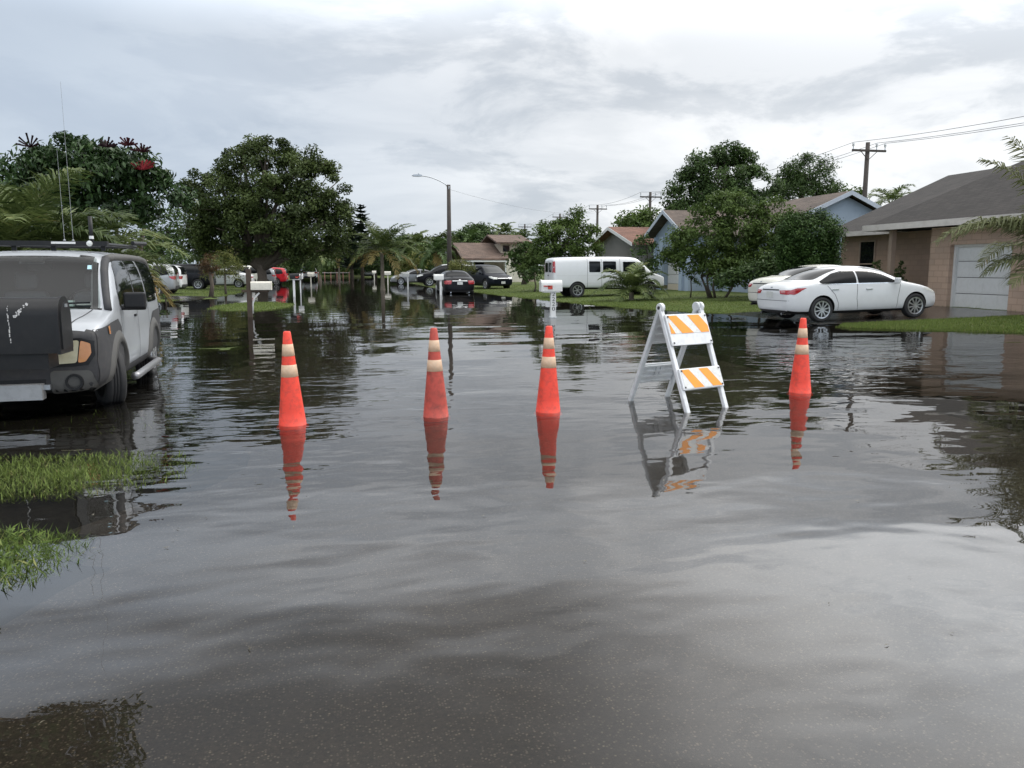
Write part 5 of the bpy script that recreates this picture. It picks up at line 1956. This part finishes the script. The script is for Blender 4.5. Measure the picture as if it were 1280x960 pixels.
    def flare(s, ax, sg, wr, r0, r1, m, off=0.02, a0=-10, a1=190, zc=None):
        poly = [(ax + r1 * math.cos(R(a)), wr + r1 * math.sin(R(a))) for a in np.linspace(a0, a1, 19)]
        inner = [(ax + r0 * math.cos(R(a)), wr + r0 * math.sin(R(a))) for a in np.linspace(a1, a0, 19)]
        vs, fs = [], []
        outer = poly
        inn = inner[::-1]
        for (a, b), (c, d) in zip(outer, inn):
            p, nn = s._hit('side', a, b, sg)
            q, n2 = s._hit('side', c, d, sg)
            if abs(q.y) < abs(p.y) * 0.93:
                q.y = p.y
            y = max(abs(p.y), abs(q.y)) * sg
            vs += [Vector((a, p.y + sg * 0.002, b)), Vector(((a + c) / 2, y + sg * off * 0.85, (b + d) / 2)), Vector((c, y + sg * off, d)), Vector((c, y - sg * 0.10, d))]
        for i in range(len(outer) - 1):
            for k in range(3):
                fs.append((4 * i + k, 4 * i + k + 1, 4 * i + k + 5, 4 * i + k + 4))
        return MB().add(vs, fs).build('wheel_arch', m, s.root, smooth=True, fix=False)

    def plate(s, y, z, sg, w=0.31, h=0.16):
        p, nn = s._hit('end', y, z, sg)
        b = MB().box(p.x - 0.004, p.x + sg * 0.014, y - w / 2, y + w / 2, z - h / 2, z + h / 2)
        return b.build('number_plate', PLATE, s.root)


def round_poly(poly, r, k=4):
    out = []
    n_ = len(poly)
    for i in range(n_):
        p0, p1, p2 = Vector(poly[i - 1]), Vector(poly[i]), Vector(poly[(i + 1) % n_])
        a, b = (p0 - p1), (p2 - p1)
        t = min(r, a.length * 0.45, b.length * 0.45)
        q0, q2 = p1 + a.normalized() * t, p1 + b.normalized() * t
        for j in range(k + 1):
            f = j / k
            out.append(tuple((1 - f) ** 2 * q0 + 2 * f * (1 - f) * p1 + f * f * q2))
    return out


SEDAN = [(-2.42, .40, .72, .80, .58, .66, .54), (-2.37, .27, .83, .96, .74, .79, .63), (-2.2, .22, .91, 1.055, .82, .86, .67), (-1.95, .20, .96, 1.09, .86, .89, .68), (-1.72, .20, .975, 1.115, .88, .905, .665),
         (-1.3, .19, .985, 1.30, .89, .912, .61), (-.85, .19, .985, 1.435, .90, .915, .59), (-.3, .19, .975, 1.475, .90, .915, .59), (.2, .19, .965, 1.455, .90, .915, .59), (.65, .19, .955, 1.35, .90, .915, .615),
         (1.0, .19, .94, 1.165, .90, .912, .67), (1.2, .19, .925, 1.045, .89, .908, .71), (1.5, .19, .895, .985, .885, .90, .71), (1.9, .20, .81, .905, .85, .87, .66), (2.2, .21, .69, .78, .76, .79, .6), (2.36, .24, .57, .66, .60, .64, .5), (2.41, .34, .5, .56, .5, .5, .4)]
SUV = [(-2.3, .45, .95, 1.30, .76, .79, .6), (-2.22, .32, .99, 1.52, .84, .86, .64), (-2.0, .26, 1.0, 1.64, .89, .9, .65), (-1, .24, 1.0, 1.72, .9, .915, .65), (0, .24, .99, 1.71, .9, .915, .65), (.5, .24, .985, 1.655, .9, .915, .65),
       (.88, .24, .98, 1.48, .9, .915, .67), (1.2, .24, .98, 1.22, .9, .912, .71), (1.36, .24, .975, 1.1, .9, .91, .74), (1.7, .25, .95, 1.05, .89, .9, .74), (2.05, .26, .88, .97, .85, .86, .68), (2.28, .3, .78, .86, .74, .76, .58), (2.35, .38, .7, .75, .64, .64, .5)]
BOXY = [(-2.19, .44, 1.05, 1.55, .80, .82, .68), (-2.14, .31, 1.06, 1.70, .86, .87, .71), (-2.0, .26, 1.07, 1.765, .89, .90, .73), (-1.2, .24, 1.07, 1.79, .9, .905, .735), (0, .24, 1.06, 1.79, .9, .905, .735), (.72, .24, 1.055, 1.775, .9, .905, .735),
        (.93, .24, 1.05, 1.70, .9, .905, .735), (1.10, .24, 1.05, 1.50, .9, .905, .755), (1.30, .24, 1.055, 1.23, .9, .905, .785), (1.40, .24, 1.04, 1.125, .9, .905, .80), (1.7, .26, 1.0, 1.085, .9, .905, .79), (1.95, .27, .955, 1.035, .88, .885, .75), (2.08, .28, .86, .95, .84, .84, .70), (2.13, .34, .80, .86, .79, .79, .66)]
VAN = [(-2.95, .52, 1.15, 1.80, .92, .93, .80), (-2.90, .44, 1.16, 1.93, .97, .97, .83), (-2.7, .42, 1.17, 1.985, 1.0, 1.0, .85), (0, .40, 1.17, 2.02, 1.0, 1.0, .85), (.9, .40, 1.17, 2.01, 1.0, 1.0, .85), (1.18, .40, 1.17, 1.93, 1.0, 1.0, .84), (1.45, .40, 1.17, 1.70, 1.0, 1.0, .84),
       (1.74, .40, 1.16, 1.40, 1.0, 1.0, .86), (1.9, .40, 1.15, 1.25, 1.0, 1.0, .88), (2.2, .42, 1.08, 1.17, .97, .975, .85), (2.5, .44, .98, 1.06, .92, .92, .8), (2.6, .5, .85, .93, .86, .86, .75)]


def sedan(label, loc, rz, pm, near=True, scale=1.0, group=None, spokes=10, rear='wing', st=SEDAN, name='car'):
    c = Car(name, label, 'car', loc, rz, st, pm, (1.50, -1.39), 0.335, group=group, scale=scale, rim_spokes=spokes, rimfrac=0.72, sq=0.8)
    c.both('side_window', [(-1.48, 1.075), (-1.02, 1.28), (-.75, 1.335), (-.35, 1.35), (-.36, 1.01), (-1.40, 1.02)], GLASS_C, rnd=0.04, off=0.009)
    c.both('side_window', [(-.30, 1.35), (.08, 1.33), (.44, 1.24), (.94, 1.0), (-.31, 1.01)], GLASS_C, rnd=0.04, off=0.009)
    c.patch('windscreen', [(-.60, 1.42), (.60, 1.42), (.74, 1.05), (-.74, 1.05)], 'end', 1, GLASS_W, rnd=0.06)
    c.patch('rear_window', [(-.56, 1.40), (.56, 1.40), (.70, 1.13), (-.70, 1.13)], 'end', -1, GLASS_C, rnd=0.06)
    for sg in (-1, 1):
        c.line('window_trim', [(-1.53, 1.07), (-1.41, 1.010), (.96, .985)], 0.016, 'side', sg, CHROME if near else SEAM, 0.007)
        c.line('door_gap', [(-.34, .985), (-.36, .60), (-.30, .26)], 0.012, 'side', sg, SEAM)
        c.line('door_gap', [(1.0, .95), (.92, .60), (.90, .26)], 0.012, 'side', sg, SEAM)
        c.line('door_gap', [(-1.25, .97), (-1.02, .72), (-.92, .50), (-.90, .26)], 0.012, 'side', sg, SEAM)
        c.line('sill_line', [(-.95, .225), (.95, .225)], 0.03, 'side', sg, CLAD)
        c.handle(-1.02, .865, sg, CHROME if near else pm)
        c.handle(.02, .845, sg, CHROME if near else pm)
        c.mirror(.83, .98, sg, pm)
        c.patch('head_lamp', [(2.30, .62), (2.02, .70), (1.72, .80), (1.80, .83), (2.12, .76), (2.28, .69)], 'side', sg, LAMP_W, off=0.006, res=0.05)
    if rear == 'wing':
        for sg in (-1, 1):
            lp_ = [(-1.86, .925), (-2.12, .93), (-2.34, .86), (-2.36, .78), (-2.20, .755), (-2.10, .80), (-2.0, .865)]
            tl = c.patch('tail_lamp', lp_, 'side', sg, LAMP_R, off=0.006, res=0.05)
            c.patch('tail_lamp', [(sg * .44, .87), (sg * .80, .88), (sg * .80, .76), (sg * .50, .775)], 'end', -1, LAMP_R, off=0.006, res=0.05)
            c.patch('reversing_lamp', [(sg * .50, .845), (sg * .70, .85), (sg * .70, .825), (sg * .53, .82)], 'end', -1, LAMP_RL, off=0.009, res=0.05, parent=tl)
    else:
        for sg in (-1, 1):
            c.patch('tail_lamp', [(sg * .46, .90), (sg * .80, .90), (sg * .82, .70), (sg * .50, .70)], 'end', -1, LAMP_R, off=0.006, res=0.05)
            c.patch('tail_lamp', [(-2.05, .88), (-2.36, .88), (-2.38, .70), (-2.2, .70)], 'side', sg, LAMP_R, off=0.006, res=0.05)
    c.patch('trunk_trim', [(-.42, .895), (.42, .895), (.42, .865), (-.42, .865)], 'end', -1, SEAM if near else CHROME, off=0.012, res=0.08)
    c.plate(0, .755, -1)
    c.patch('badge', [(-.05, .955), (.05, .955), (.05, .925), (-.05, .925)], 'end', -1, CHROME, off=0.008)
    c.line('bumper_gap', [(-.80, .60), (.80, .60)], 0.012, 'end', -1, SEAM)
    c.patch('lower_bumper', [(-.66, .34), (.66, .34), (.60, .27), (-.60, .27)], 'end', -1, CLAD, off=0.006)
    for sg in (-1, 1):
        MB().lathe([(0.02, -2.38), (0.035, -2.38), (0.035, -2.1), (0.02, -2.1)], 12, 'x', M=Matrix.Translation((0, sg * .52, .24))).build('exhaust', CHROME, c.root)
    c.patch('grille', [(-.42, .62), (.42, .62), (.34, .42), (-.34, .42)], 'end', 1, BLACKPL, off=0.006)
    c.plate(0, .40, 1)
    return c


def suv(label, loc, rz, pm, group=None, scale=1.0, front_lamps=True, name='car', clad=None, cat='car'):
    c = Car(name, label, cat, loc, rz, SUV, pm, (1.38, -1.34), 0.36, group=group, scale=scale, rim_spokes=7, sq=0.3)
    c.both('side_window', [(-2.0, 1.12), (-1.85, 1.50), (-1.30, 1.58), (-1.18, 1.06), (-1.6, 1.06)], GLASS_C, rnd=0.05)
    c.both('side_window', [(-1.10, 1.06), (-1.20, 1.58), (-.30, 1.62), (-.26, 1.05)], GLASS_C, rnd=0.05)
    c.both('side_window', [(-.20, 1.05), (-.24, 1.61), (.35, 1.58), (.72, 1.42), (1.08, 1.05)], GLASS_C, rnd=0.05)
    c.patch('windscreen', [(-.64, 1.63), (.64, 1.63), (.76, 1.12), (-.76, 1.12)], 'end', 1, GLASS_W, rnd=0.06)
    c.patch('rear_window', [(-.60, 1.56), (.60, 1.56), (.72, 1.12), (-.72, 1.12)], 'end', -1, GLASS_C, rnd=0.06)
    for sg in (-1, 1):
        for ln_ in ([(-.23, 1.02), (-.25, .32)], [(1.05, 1.0), (.98, .32)], [(-1.15, 1.02), (-.98, .6), (-.95, .32)]):
            c.line('door_gap', ln_, 0.014, 'side', sg, SEAM)
        c.line('sill', [(-.95, .30), (.95, .30)], 0.09, 'side', sg, CLAD)
        c.handle(-.95, .93, sg, pm)
        c.handle(.0, .92, sg, pm)
        c.mirror(.86, 1.05, sg, pm)
        c.patch('tail_lamp', [(-1.98, 1.03), (-2.26, 1.04), (-2.27, .86), (-2.12, .90)], 'side', sg, LAMP_R, off=0.006, res=0.05)
        c.patch('tail_lamp', [(sg * .46, 1.03), (sg * .80, 1.04), (sg * .80, .86), (sg * .6, .88)], 'end', -1, LAMP_R, off=0.006, res=0.05)
        c.patch('head_lamp', [(2.24, .74), (1.9, .84), (1.86, .92), (2.12, .90), (2.26, .84)], 'side', sg, LAMP_W, off=0.006, res=0.05)
        c.patch('head_lamp', [(sg * .42, .84), (sg * .74, .86), (sg * .74, .72), (sg * .46, .72)], 'end', 1, LAMP_W, off=0.006, res=0.05)
        if clad:
            for ax in (1.38, -1.34):
                c.flare(ax, sg, .36, .41, .49, clad, 0.012)
    c.patch('grille', [(-.38, .84), (.38, .84), (.34, .66), (-.34, .66)], 'end', 1, BLACKPL, off=0.006)
    c.patch('grille_bar', [(-.40, .80), (.40, .80), (.40, .76), (-.40, .76)], 'end', 1, CHROME, off=0.012)
    c.patch('rear_bumper', [(-.72, .56), (.72, .56), (.70, .40), (-.70, .40)], 'end', -1, clad or CLAD, off=0.012)
    c.plate(0, .82, -1)
    c.plate(0, .5, 1)
    return c


GR = 'cars parked along the flooded street'
# white saloon and its neighbour on the driveway
q = gp(1026, 402.5, 0.02)
off_ = 0.335 * 1.0
sed_x, sed_y = q.x + 1.39 * 1.03, q.y + 0.9 * 1.03
c1 = sedan('white saloon with dark windows parked on the wet driveway in front of the garage', (sed_x, sed_y, 0.0), R(1.0), P_WHITE, scale=1.03, group=GR)
c1.root.rotation_euler = (0, R(-1.6), R(1.0))
c1.root.location.z = 0.055
c2 = sedan('cream-white saloon half hidden behind the nearer white saloon', (sed_x + 1.15, sed_y + 2.75, 0.10), R(2.0), P_CREAM, scale=1.03, group=GR)
# silver boxy utility car
h_ = R(-86.2)
CZ = -0.075
uc = Car('utility_car', 'silver boxy utility car with dark grey cladding and roof rack, standing in water', 'car', (-3.50, 11.10, CZ), h_, BOXY, P_SILVER, (1.29, -1.29), 0.345, arch_r=0.40, group=GR, turn=R(24), sq=1.0, rim_spokes=7, ww=0.22)
# the windscreen is real glass: the shell is opened behind it, with a dark cabin and seats inside


def clear_glass():
    m, n = nt_new('clear_windscreen')
    out = N(n, 'ShaderNodeOutputMaterial')
    fr = N(n, 'ShaderNodeFresnel', IOR=1.5)
    tr = N(n, 'ShaderNodeBsdfTransparent')
    tr.inputs['Color'].default_value = (0.84, 0.89, 0.87, 1)
    gl = N(n, 'ShaderNodeBsdfGlossy', Roughness=0.02)
    mx = N(n, 'ShaderNodeMixShader')
    L(n, fr, 'Fac', mx, 0)
    L(n, tr, 'BSDF', mx, 1)
    L(n, gl, 'BSDF', mx, 2)
    L(n, mx, 'Shader', out, 'Surface')
    return m


def open_screen(me, frit):
    bm = bmesh.new()
    bm.from_mesh(me)
    kill = []
    for f in bm.faces:
        c = f.calc_center_median()
        if c.x > 0.62 and c.x < 1.45 and f.normal.x > 0.25 and c.z > 1.08:
            hw_ = 0.77 - (c.z - 1.12) / 0.58 * 0.11
            if 1.15 < c.z < 1.665 and abs(c.y) < hw_ - 0.06:
                kill.append(f)
            elif 1.10 < c.z < 1.715 and abs(c.y) < hw_ - 0.005:
                f.material_index = frit
    bmesh.ops.delete(bm, geom=kill, context='FACES')
    bm.to_mesh(me)
    bm.free()


CABIN = mat('cabin_lining', (0.16, 0.16, 0.165), 0.9)
SEAT = mat('seat_cloth', (0.24, 0.24, 0.25), 0.9)
im = uc.body.data.copy()
im.name = 'interior'
im.materials.clear()
open_screen(im, 0)
for v_ in im.vertices:
    v_.co = Vector((v_.co.x * 0.97, v_.co.y * 0.965, 0.95 + (v_.co.z - 0.95) * 0.965))
io = link('interior', im, CABIN, uc.root)
for p_ in im.polygons:
    p_.material_index = 0
open_screen(uc.body.data, 1)
bevel(MB().box(.45, 1.20, -.76, .76, .80, 1.10).build('dashboard', mat('dashboard', (0.14, 0.14, 0.145), 0.7), io), 0.04, 3)
for sg in (-1, 1):
    st_ = MB().box(-.35, -.12, sg * .40 - .25, sg * .40 + .25, .55, 1.28).box(-.33, -.2, sg * .40 - .13, sg * .40 + .13, 1.31, 1.52)
    bevel(st_.build('seat', SEAT, io), 0.06, 3)
sw = MB()
for k in range(20):
    a0_, a1_ = 2 * PI * k / 20, 2 * PI * (k + 1) / 20
    sw.bar((.30 + .07 * math.sin(a0_), .40 + .19 * math.cos(a0_), 1.13 + .18 * math.sin(a0_)), (.30 + .07 * math.sin(a1_), .40 + .19 * math.cos(a1_), 1.13 + .18 * math.sin(a1_)), 0.03, 0.03)
sw.build('steering_wheel', BLACKPL, io)
MB().box(.98, 1.06, .10, .42, 1.10, 1.205).build('paper', mat('paper', (0.62, 0.74, 0.68), 0.8), io)
MB().box(.96, 1.04, .45, .68, 1.15, 1.18).box(.96, 1.04, .64, .67, 1.10, 1.15).build('paper', mat('pale_paper', (0.60, 0.62, 0.58), 0.8), io)
MB().box(.60, .63, -.13, .13, 1.56, 1.63).build('rear_mirror', BLACKPL, io)
uc.patch('windscreen', [(-.66, 1.70), (.66, 1.70), (.77, 1.12), (-.77, 1.12)], 'end', 1, clear_glass(), off=0.006, rnd=0.05)
uc.patch('rear_window', [(-.60, 1.62), (.60, 1.62), (.68, 1.10), (-.68, 1.10)], 'end', -1, GLASS_C, rnd=0.06)
uc.patch('sticker', [(.585, 1.60), (.625, 1.60), (.632, 1.555), (.588, 1.555)], 'end', 1, mat('sticker_blue', (0.35, 0.55, 0.62), 0.6), off=0.010)
for sg in (-1, 1):
    # grey A-pillars and roof rails
    def edge(pts):
        out = []
        for x_, y_, z_ in pts:
            q_ = uc.bvh.find_nearest(Vector((x_, sg * y_, z_)))
            out.append(q_[0] + q_[1] * 0.006)
        return out
    MB().tube(edge([(1.40, .84, 1.09), (1.27, .815, 1.24), (1.15, .80, 1.42), (1.02, .79, 1.58), (.90, .785, 1.69), (.74, .785, 1.75)]), [.04, .04, .042, .044, .046, .048], 8).build('pillar', CLAD, uc.root, smooth=True)
    MB().tube(edge([(.76, .785, 1.75), (.4, .785, 1.77), (-.6, .785, 1.77), (-1.6, .785, 1.77), (-1.98, .77, 1.73), (-2.12, .75, 1.62), (-2.17, .74, 1.45)]), [.048, .048, .046, .046, .046, .045, .04], 8).build('roof_rail', CLAD_L, uc.root, smooth=True)
    uc.patch('side_window', [(.98, 1.12), (.94, 1.34), (.72, 1.60), (.55, 1.66), (.02, 1.67), (.0, 1.12)], 'side', sg, GLASS_C, off=0.006, rnd=0.05)
    uc.patch('side_window', [(-.06, 1.12), (-.05, 1.67), (-.80, 1.67), (-.84, 1.12)], 'side', sg, GLASS_C, off=0.006, rnd=0.05)
    uc.patch('side_window', [(-.95, 1.10), (-.92, 1.67), (-1.92, 1.64), (-2.0, 1.16), (-1.7, 1.10)], 'side', sg, GLASS_C, off=0.006, rnd=0.07)
    uc.patch('fender', [(2.04, .93), (1.6, .98), (1.22, 1.0), (1.08, .90), (1.02, .42), (.92, .26), (2.02, .28), (2.08, .6)], 'side', sg, CLAD, off=0.007, res=0.08)
    uc.patch('sill', [(.95, .26), (.95, .42), (-.90, .42), (-.90, .26)], 'side', sg, CLAD, off=0.008)
    uc.patch('rear_fender', [(-.90, .27), (-.88, .50), (-1.0, .80), (-1.3, .96), (-2.02, .98), (-2.12, .7), (-2.10, .34)], 'side', sg, CLAD, off=0.007, res=0.08)
    uc.flare(1.29, sg, .345, .40, .54, CLAD_L, 0.035)
    uc.flare(-1.29, sg, .345, .40, .54, CLAD_L, 0.035)
    for ln_ in ([(1.02, 1.10), (1.04, .95), (.98, .45), (.94, .40)], [(-.03, 1.70), (-.04, 1.10), (-.06, .40)], [(-.88, 1.70), (-.92, 1.08), (-.90, .5)]):
        uc.line('door_gap', ln_, 0.014, 'side', sg, SEAM, 0.009)
    uc.mirror(.88, 1.10, sg, BLACKPL, (0.12, 0.27, 0.19))
    hd = uc.patch('head_lamp', [(sg * .40, .84), (sg * .70, .855), (sg * .82, .82), (sg * .825, .68), (sg * .76, .575), (sg * .62, .56), (sg * .40, .56)], 'end', 1, BLACKPL, off=0.010, res=0.06)
    uc.patch('lens', [(sg * .44, .82), (sg * .69, .835), (sg * .655, .60), (sg * .44, .59)], 'end', 1, LAMP_Y, off=0.018, res=0.06, parent=hd, rnd=0.03)
    uc.patch('indicator', [(sg * .70, .83), (sg * .785, .80), (sg * .79, .69), (sg * .735, .61), (sg * .665, .60)], 'end', 1, LAMP_A, off=0.018, res=0.05, parent=hd, rnd=0.02)
    uc.patch('marker_lamp', [(1.72, .86), (1.72, .95), (1.78, .95), (1.78, .87)], 'side', sg, LAMP_A, off=0.018)
    p, nn = uc._hit('end', sg * .62, .40, 1)
    fg = MB().lathe([(0.001, 0.0), (0.062, 0.0), (0.062, 0.045), (0.085, 0.045), (0.09, 0.0)], 20, 'x', M=Matrix.Translation((p.x - 0.01, sg * .62, .40)))
    fg.build('fog_lamp', BLACKPL, uc.root, angle=R(40))
    uc.handle(.12, .98, sg, BLACKPL, 0.1)
    tb = MB().tube([(.98, sg * 1.0, .30), (.90, sg * 1.02, .30), (-.75, sg * 1.02, .30), (-.85, sg * .9, .30)], 0.045, 10)
    tb.build('side_step', mat('step_metal', (0.30, 0.30, 0.31), 0.35, metal=0.7), uc.root, smooth=True)
uc.body.data.materials.append(CLAD)
for p_ in uc.body.data.polygons:
    if p_.material_index == 0 and ((p_.center.x > 1.32 and p_.center.z < 0.93) or (p_.center.x < -1.5 and p_.center.z < 0.9) or p_.center.z < 0.40):
        p_.material_index = 2
uc.patch('front_panel', [(-.80, .90), (.80, .90), (.84, .55), (.82, .34), (-.82, .34), (-.84, .55)], 'end', 1, CLAD, off=0.006, res=0.08)
uc.patch('bumper_corner', [(.40, .52), (.78, .52), (.82, .36), (.78, .28), (.40, .28)], 'end', 1, CLAD_L, off=0.014, res=0.08, rnd=0.04)
uc.patch('bumper_corner', [(-.40, .52), (-.78, .52), (-.82, .36), (-.78, .28), (-.40, .28)], 'end', 1, CLAD_L, off=0.014, res=0.08, rnd=0.04)
uc.patch('grille', [(-.34, .80), (.34, .80), (.34, .58), (-.34, .58)], 'end', 1, BLACKPL, off=0.014)
uc.patch('air_intake', [(-.36, .44), (.36, .44), (.34, .30), (-.34, .30)], 'end', 1, BLACKPL, off=0.014)
MB().box(2.10, 2.24, -.16, .34, .24, .40).build('hitch_plate', mat('worn_metal', (0.42, 0.42, 0.42), 0.45, metal=0.6, dirt=0.3, dirtcol=(0.2, 0.19, 0.18)), uc.root)
MB().bar((2.16, .40, .36), (2.16, -.45, .36), 0.05, 0.05).lathe([(0.02, -.3), (0.06, -.3), (0.06, -.18), (0.02, -.18)], 12, 'y', M=Matrix.Translation((2.2, 0, .36))).build('winch', METAL, uc.root)
MB().box(2.10, 2.13, .43, .60, .42, .52).build('reflector_plate', mat('brass_plate', (0.28, 0.23, 0.12), 0.5), uc.root)
rk = MB()
rk.box(.42, .55, -.80, .72, 1.835, 1.895)
for y in (-.72, -.3, .12, .66):
    rk.bar((.46, y, 1.78), (.46, y, 1.85), 0.05, 0.03)
for y in (-.68, .68):
    rk.tube([(.5, y, 1.86), (-1.7, y, 1.88)], 0.022, 7)
for x in (-.1, -.6, -1.1, -1.6):
    rk.tube([(x, -.68, 1.87), (x, .68, 1.87)], 0.018, 6)
rk.tube([(-1.2, .72, 1.92), (-1.75, .80, 1.93)], 0.03, 7)
rr_ = rk.build('roof_rack', BLACKPL, uc.root)
MB().box(.552, .56, .12, .38, 1.86, 1.885).build('label_strip', WHITE, rr_)
MB().lathe([(0.001, .58), (0.03, .575), (0.036, .55), (0.001, .55)], 12, 'x', M=Matrix.Translation((0, .53, 1.865))).build('work_light', LAMP_W, rr_)
ANT = mat('antenna_grey', (0.26, 0.27, 0.28), 0.6)
for (x, y, zt_, r_, m_) in ((-.6, .10, 3.95, 0.0028, ANT), (-.5, .02, 3.1, 0.003, ANT)):
    MB().tube([(x, y, 1.86), (x, y, 1.94), (x, y, 1.95), (x - .02, y - .01, zt_)], [0.016, 0.016, r_, r_ * 0.6], 6).build('antenna', m_, rr_)
MB().tube([(-.7, .30, 1.86), (-.7, .30, 2.26)], 0.026, 10).build('mast', BLACKPL, rr_, smooth=True)
MB().lathe([(0.027, 1.96), (0.029, 1.96), (0.029, 2.0), (0.027, 2.0)], 12, M=Matrix.Translation((-.7, .30, 0))).build('mast_band', WHITE, rr_)
for y0_, y1_ in ((-.62, .0), (.05, .66)):
    p0, n0 = uc._hit('end', y0_, 1.15, 1)
    p1, n1 = uc._hit('end', y1_, 1.17, 1)
    MB().bar(p0 + n0 * 0.03, p1 + n1 * 0.03, 0.022, 0.02).build('wiper', BLACKPL, uc.root)
uc.line('hood_gap', [(1.42, .70), (1.75, .66), (2.02, .58)], 0.012, 'top', 1, SEAM, 0.004)
uc.line('hood_gap', [(1.42, -.70), (1.75, -.66), (2.02, -.58)], 0.012, 'top', 1, SEAM, 0.004)

# white van
q = gp(722, 372.5, 0.04)
vn = Car('van', 'white panel van with side windows parked across the lawn beside the blue house', 'van', (q.x + 1.715, q.y + 1.0, 0.045), R(0), [((a[0] + 0.3 if a[0] > 0.5 else a[0]),) + a[1:] for a in VAN], P_WHITE, (2.015, -1.715), 0.375, group=GR, sq=1.0, rim_spokes=6)
vn.both('side_window', [(-1.13, 1.25), (-1.13, 1.78), (-.55, 1.78), (-.55, 1.25)], GLASS_C, rnd=0.05, off=0.006)
vn.both('side_window', [(-.42, 1.25), (-.42, 1.78), (.26, 1.78), (.26, 1.25)], GLASS_C, rnd=0.05, off=0.006)
vn.both('side_window', [(.62, 1.22), (.62, 1.76), (1.25, 1.76), (1.70, 1.24)], GLASS_C, rnd=0.05, off=0.006)
vn.patch('windscreen', [(-.78, 1.88), (.78, 1.88), (.86, 1.28), (-.86, 1.28)], 'end', 1, GLASS_W, rnd=0.06)
for sg in (-1, 1):
    vn.patch('rear_window', [(sg * .07, 1.25), (sg * .07, 1.72), (sg * .60, 1.72), (sg * .62, 1.25)], 'end', -1, GLASS_C, rnd=0.06, off=0.008)
    vn.patch('tail_lamp', [(sg * .74, 1.22), (sg * .74, 1.78), (sg * .84, 1.76), (sg * .88, 1.22)], 'end', -1, LAMP_R, off=0.008)
    vn.patch('tail_lamp', [(-2.93, 1.22), (-2.93, 1.76), (-2.84, 1.78), (-2.84, 1.22)], 'side', sg, LAMP_R, off=0.008)
    for ln_ in ([(-1.22, 1.90), (-1.22, .46)], [(.46, 1.90), (.46, .46)], [(-.49, 1.9), (-.49, .46)], [(1.80, 1.2), (1.62, .9)], [(-2.8, 1.08), (1.95, 1.08)], [(-1.3, .72), (1.55, .72)]):
        vn.line('panel_gap', ln_, 0.014, 'side', sg, SEAM if ln_[0][0] != ln_[-1][0] - 4.75 and ln_[0][1] != ln_[1][1] else mat('white_groove', (0.5, 0.5, 0.5), 0.5), 0.003)
    vn.handle(-.36, 1.10, sg, BLACKPL, 0.12)
    vn.mirror(1.62, 1.25, sg, BLACKPL, (0.1, 0.25, 0.25))
    vn.patch('head_lamp', [(sg * .56, .96), (sg * .84, .96), (sg * .84, .80), (sg * .56, .80)], 'end', 1, LAMP_W, off=0.008)
vn.line('door_gap', [(0, 1.85), (0, .6)], 0.014, 'end', -1, SEAM)
MB().box(-3.08, -2.9, -.9, .9, .42, .56).build('bumper', CLAD, vn.root)
MB().box(2.80, 3.02, -.88, .88, .42, .60).build('bumper', CHROME, vn.root)
vn.patch('grille', [(-.5, .96), (.5, .96), (.5, .78), (-.5, .78)], 'end', 1, BLACKPL, off=0.008)
vn.plate(0.32, .92, -1)
vn.patch('door_latch', [(-.12, 1.12), (.12, 1.12), (.12, 1.06), (-.12, 1.06)], 'end', -1, BLACKPL, off=0.012)

# black saloon seen from behind, standing in the water
sedan('black saloon seen from behind with red tail lights, standing in the water', (6.85, 49.4, -0.17), R(90), P_BLACK, near=False, scale=1.04, group=GR, rear='square')
suv('dark wagon facing the camera on the bank right of the black saloon', (10.1, 56.0, 0.02), R(-72), P_NAVY, group=GR, scale=1.0)
p4 = suv('dark pickup-like car with a pale roof behind the black saloon and the light pole', (8.6, 67.0, 0.0), R(180), P_BLACK, group=GR, scale=1.06)
p4.patch('roof_panel', [(-1.9, -.6), (.4, -.6), (.4, .6), (-1.9, .6)], 'top', 1, P_WHITE, off=0.008, res=0.2)
sedan('dark grey saloon on the right bank between the coconut palm and the light pole', (7.0, 76.5, -0.06), R(180), P_GREY, near=False, group=GR)
# left side
c5 = suv('silver SUV with alloy wheels on the left driveway, behind the silver utility car', (-10.4, 43.6, 0.06), R(183), paint('paint_silver', (0.34, 0.35, 0.355), metal=0.4), group=GR, clad=CLAD)
c6 = suv('white hatchback with red tail lamps, rear end towards the street, beyond the silver SUV', (-10.6, 47.5, 0.08), R(178), P_WHITE, group=GR, scale=0.95)
suv('black SUV parked on the lawn behind the brown shrub', (-10.6, 57.5, 0.06), R(180), P_BLACK, group=GR)
sedan('white saloon partly hidden by the ficus trunk', (-8.9, 64.5, 0.0), R(180), P_WHITE, near=False, group=GR)
suv('white SUV behind the trunk of the ficus tree', (-8.4, 69.0, 0.0), R(180), P_CREAM, group=GR)
suv('dark grey hatchback between the white cars and the red car', (-7.6, 72.5, -0.04), R(180), P_GREY, group=GR, scale=0.93)
suv('red hatchback standing at the water edge under the ficus tree', (-6.9, 76.5, -0.06), R(176), P_RED, group=GR, scale=0.95)
suv('white pickup far down the street on the left verge', (-4.0, 104, -0.02), R(100), P_WHITE, group=GR, scale=1.0)
suv('white car at the far end of the street right of the rail fence', (4.2, 130, 0.0), R(90), P_WHITE, group=GR, scale=0.95)
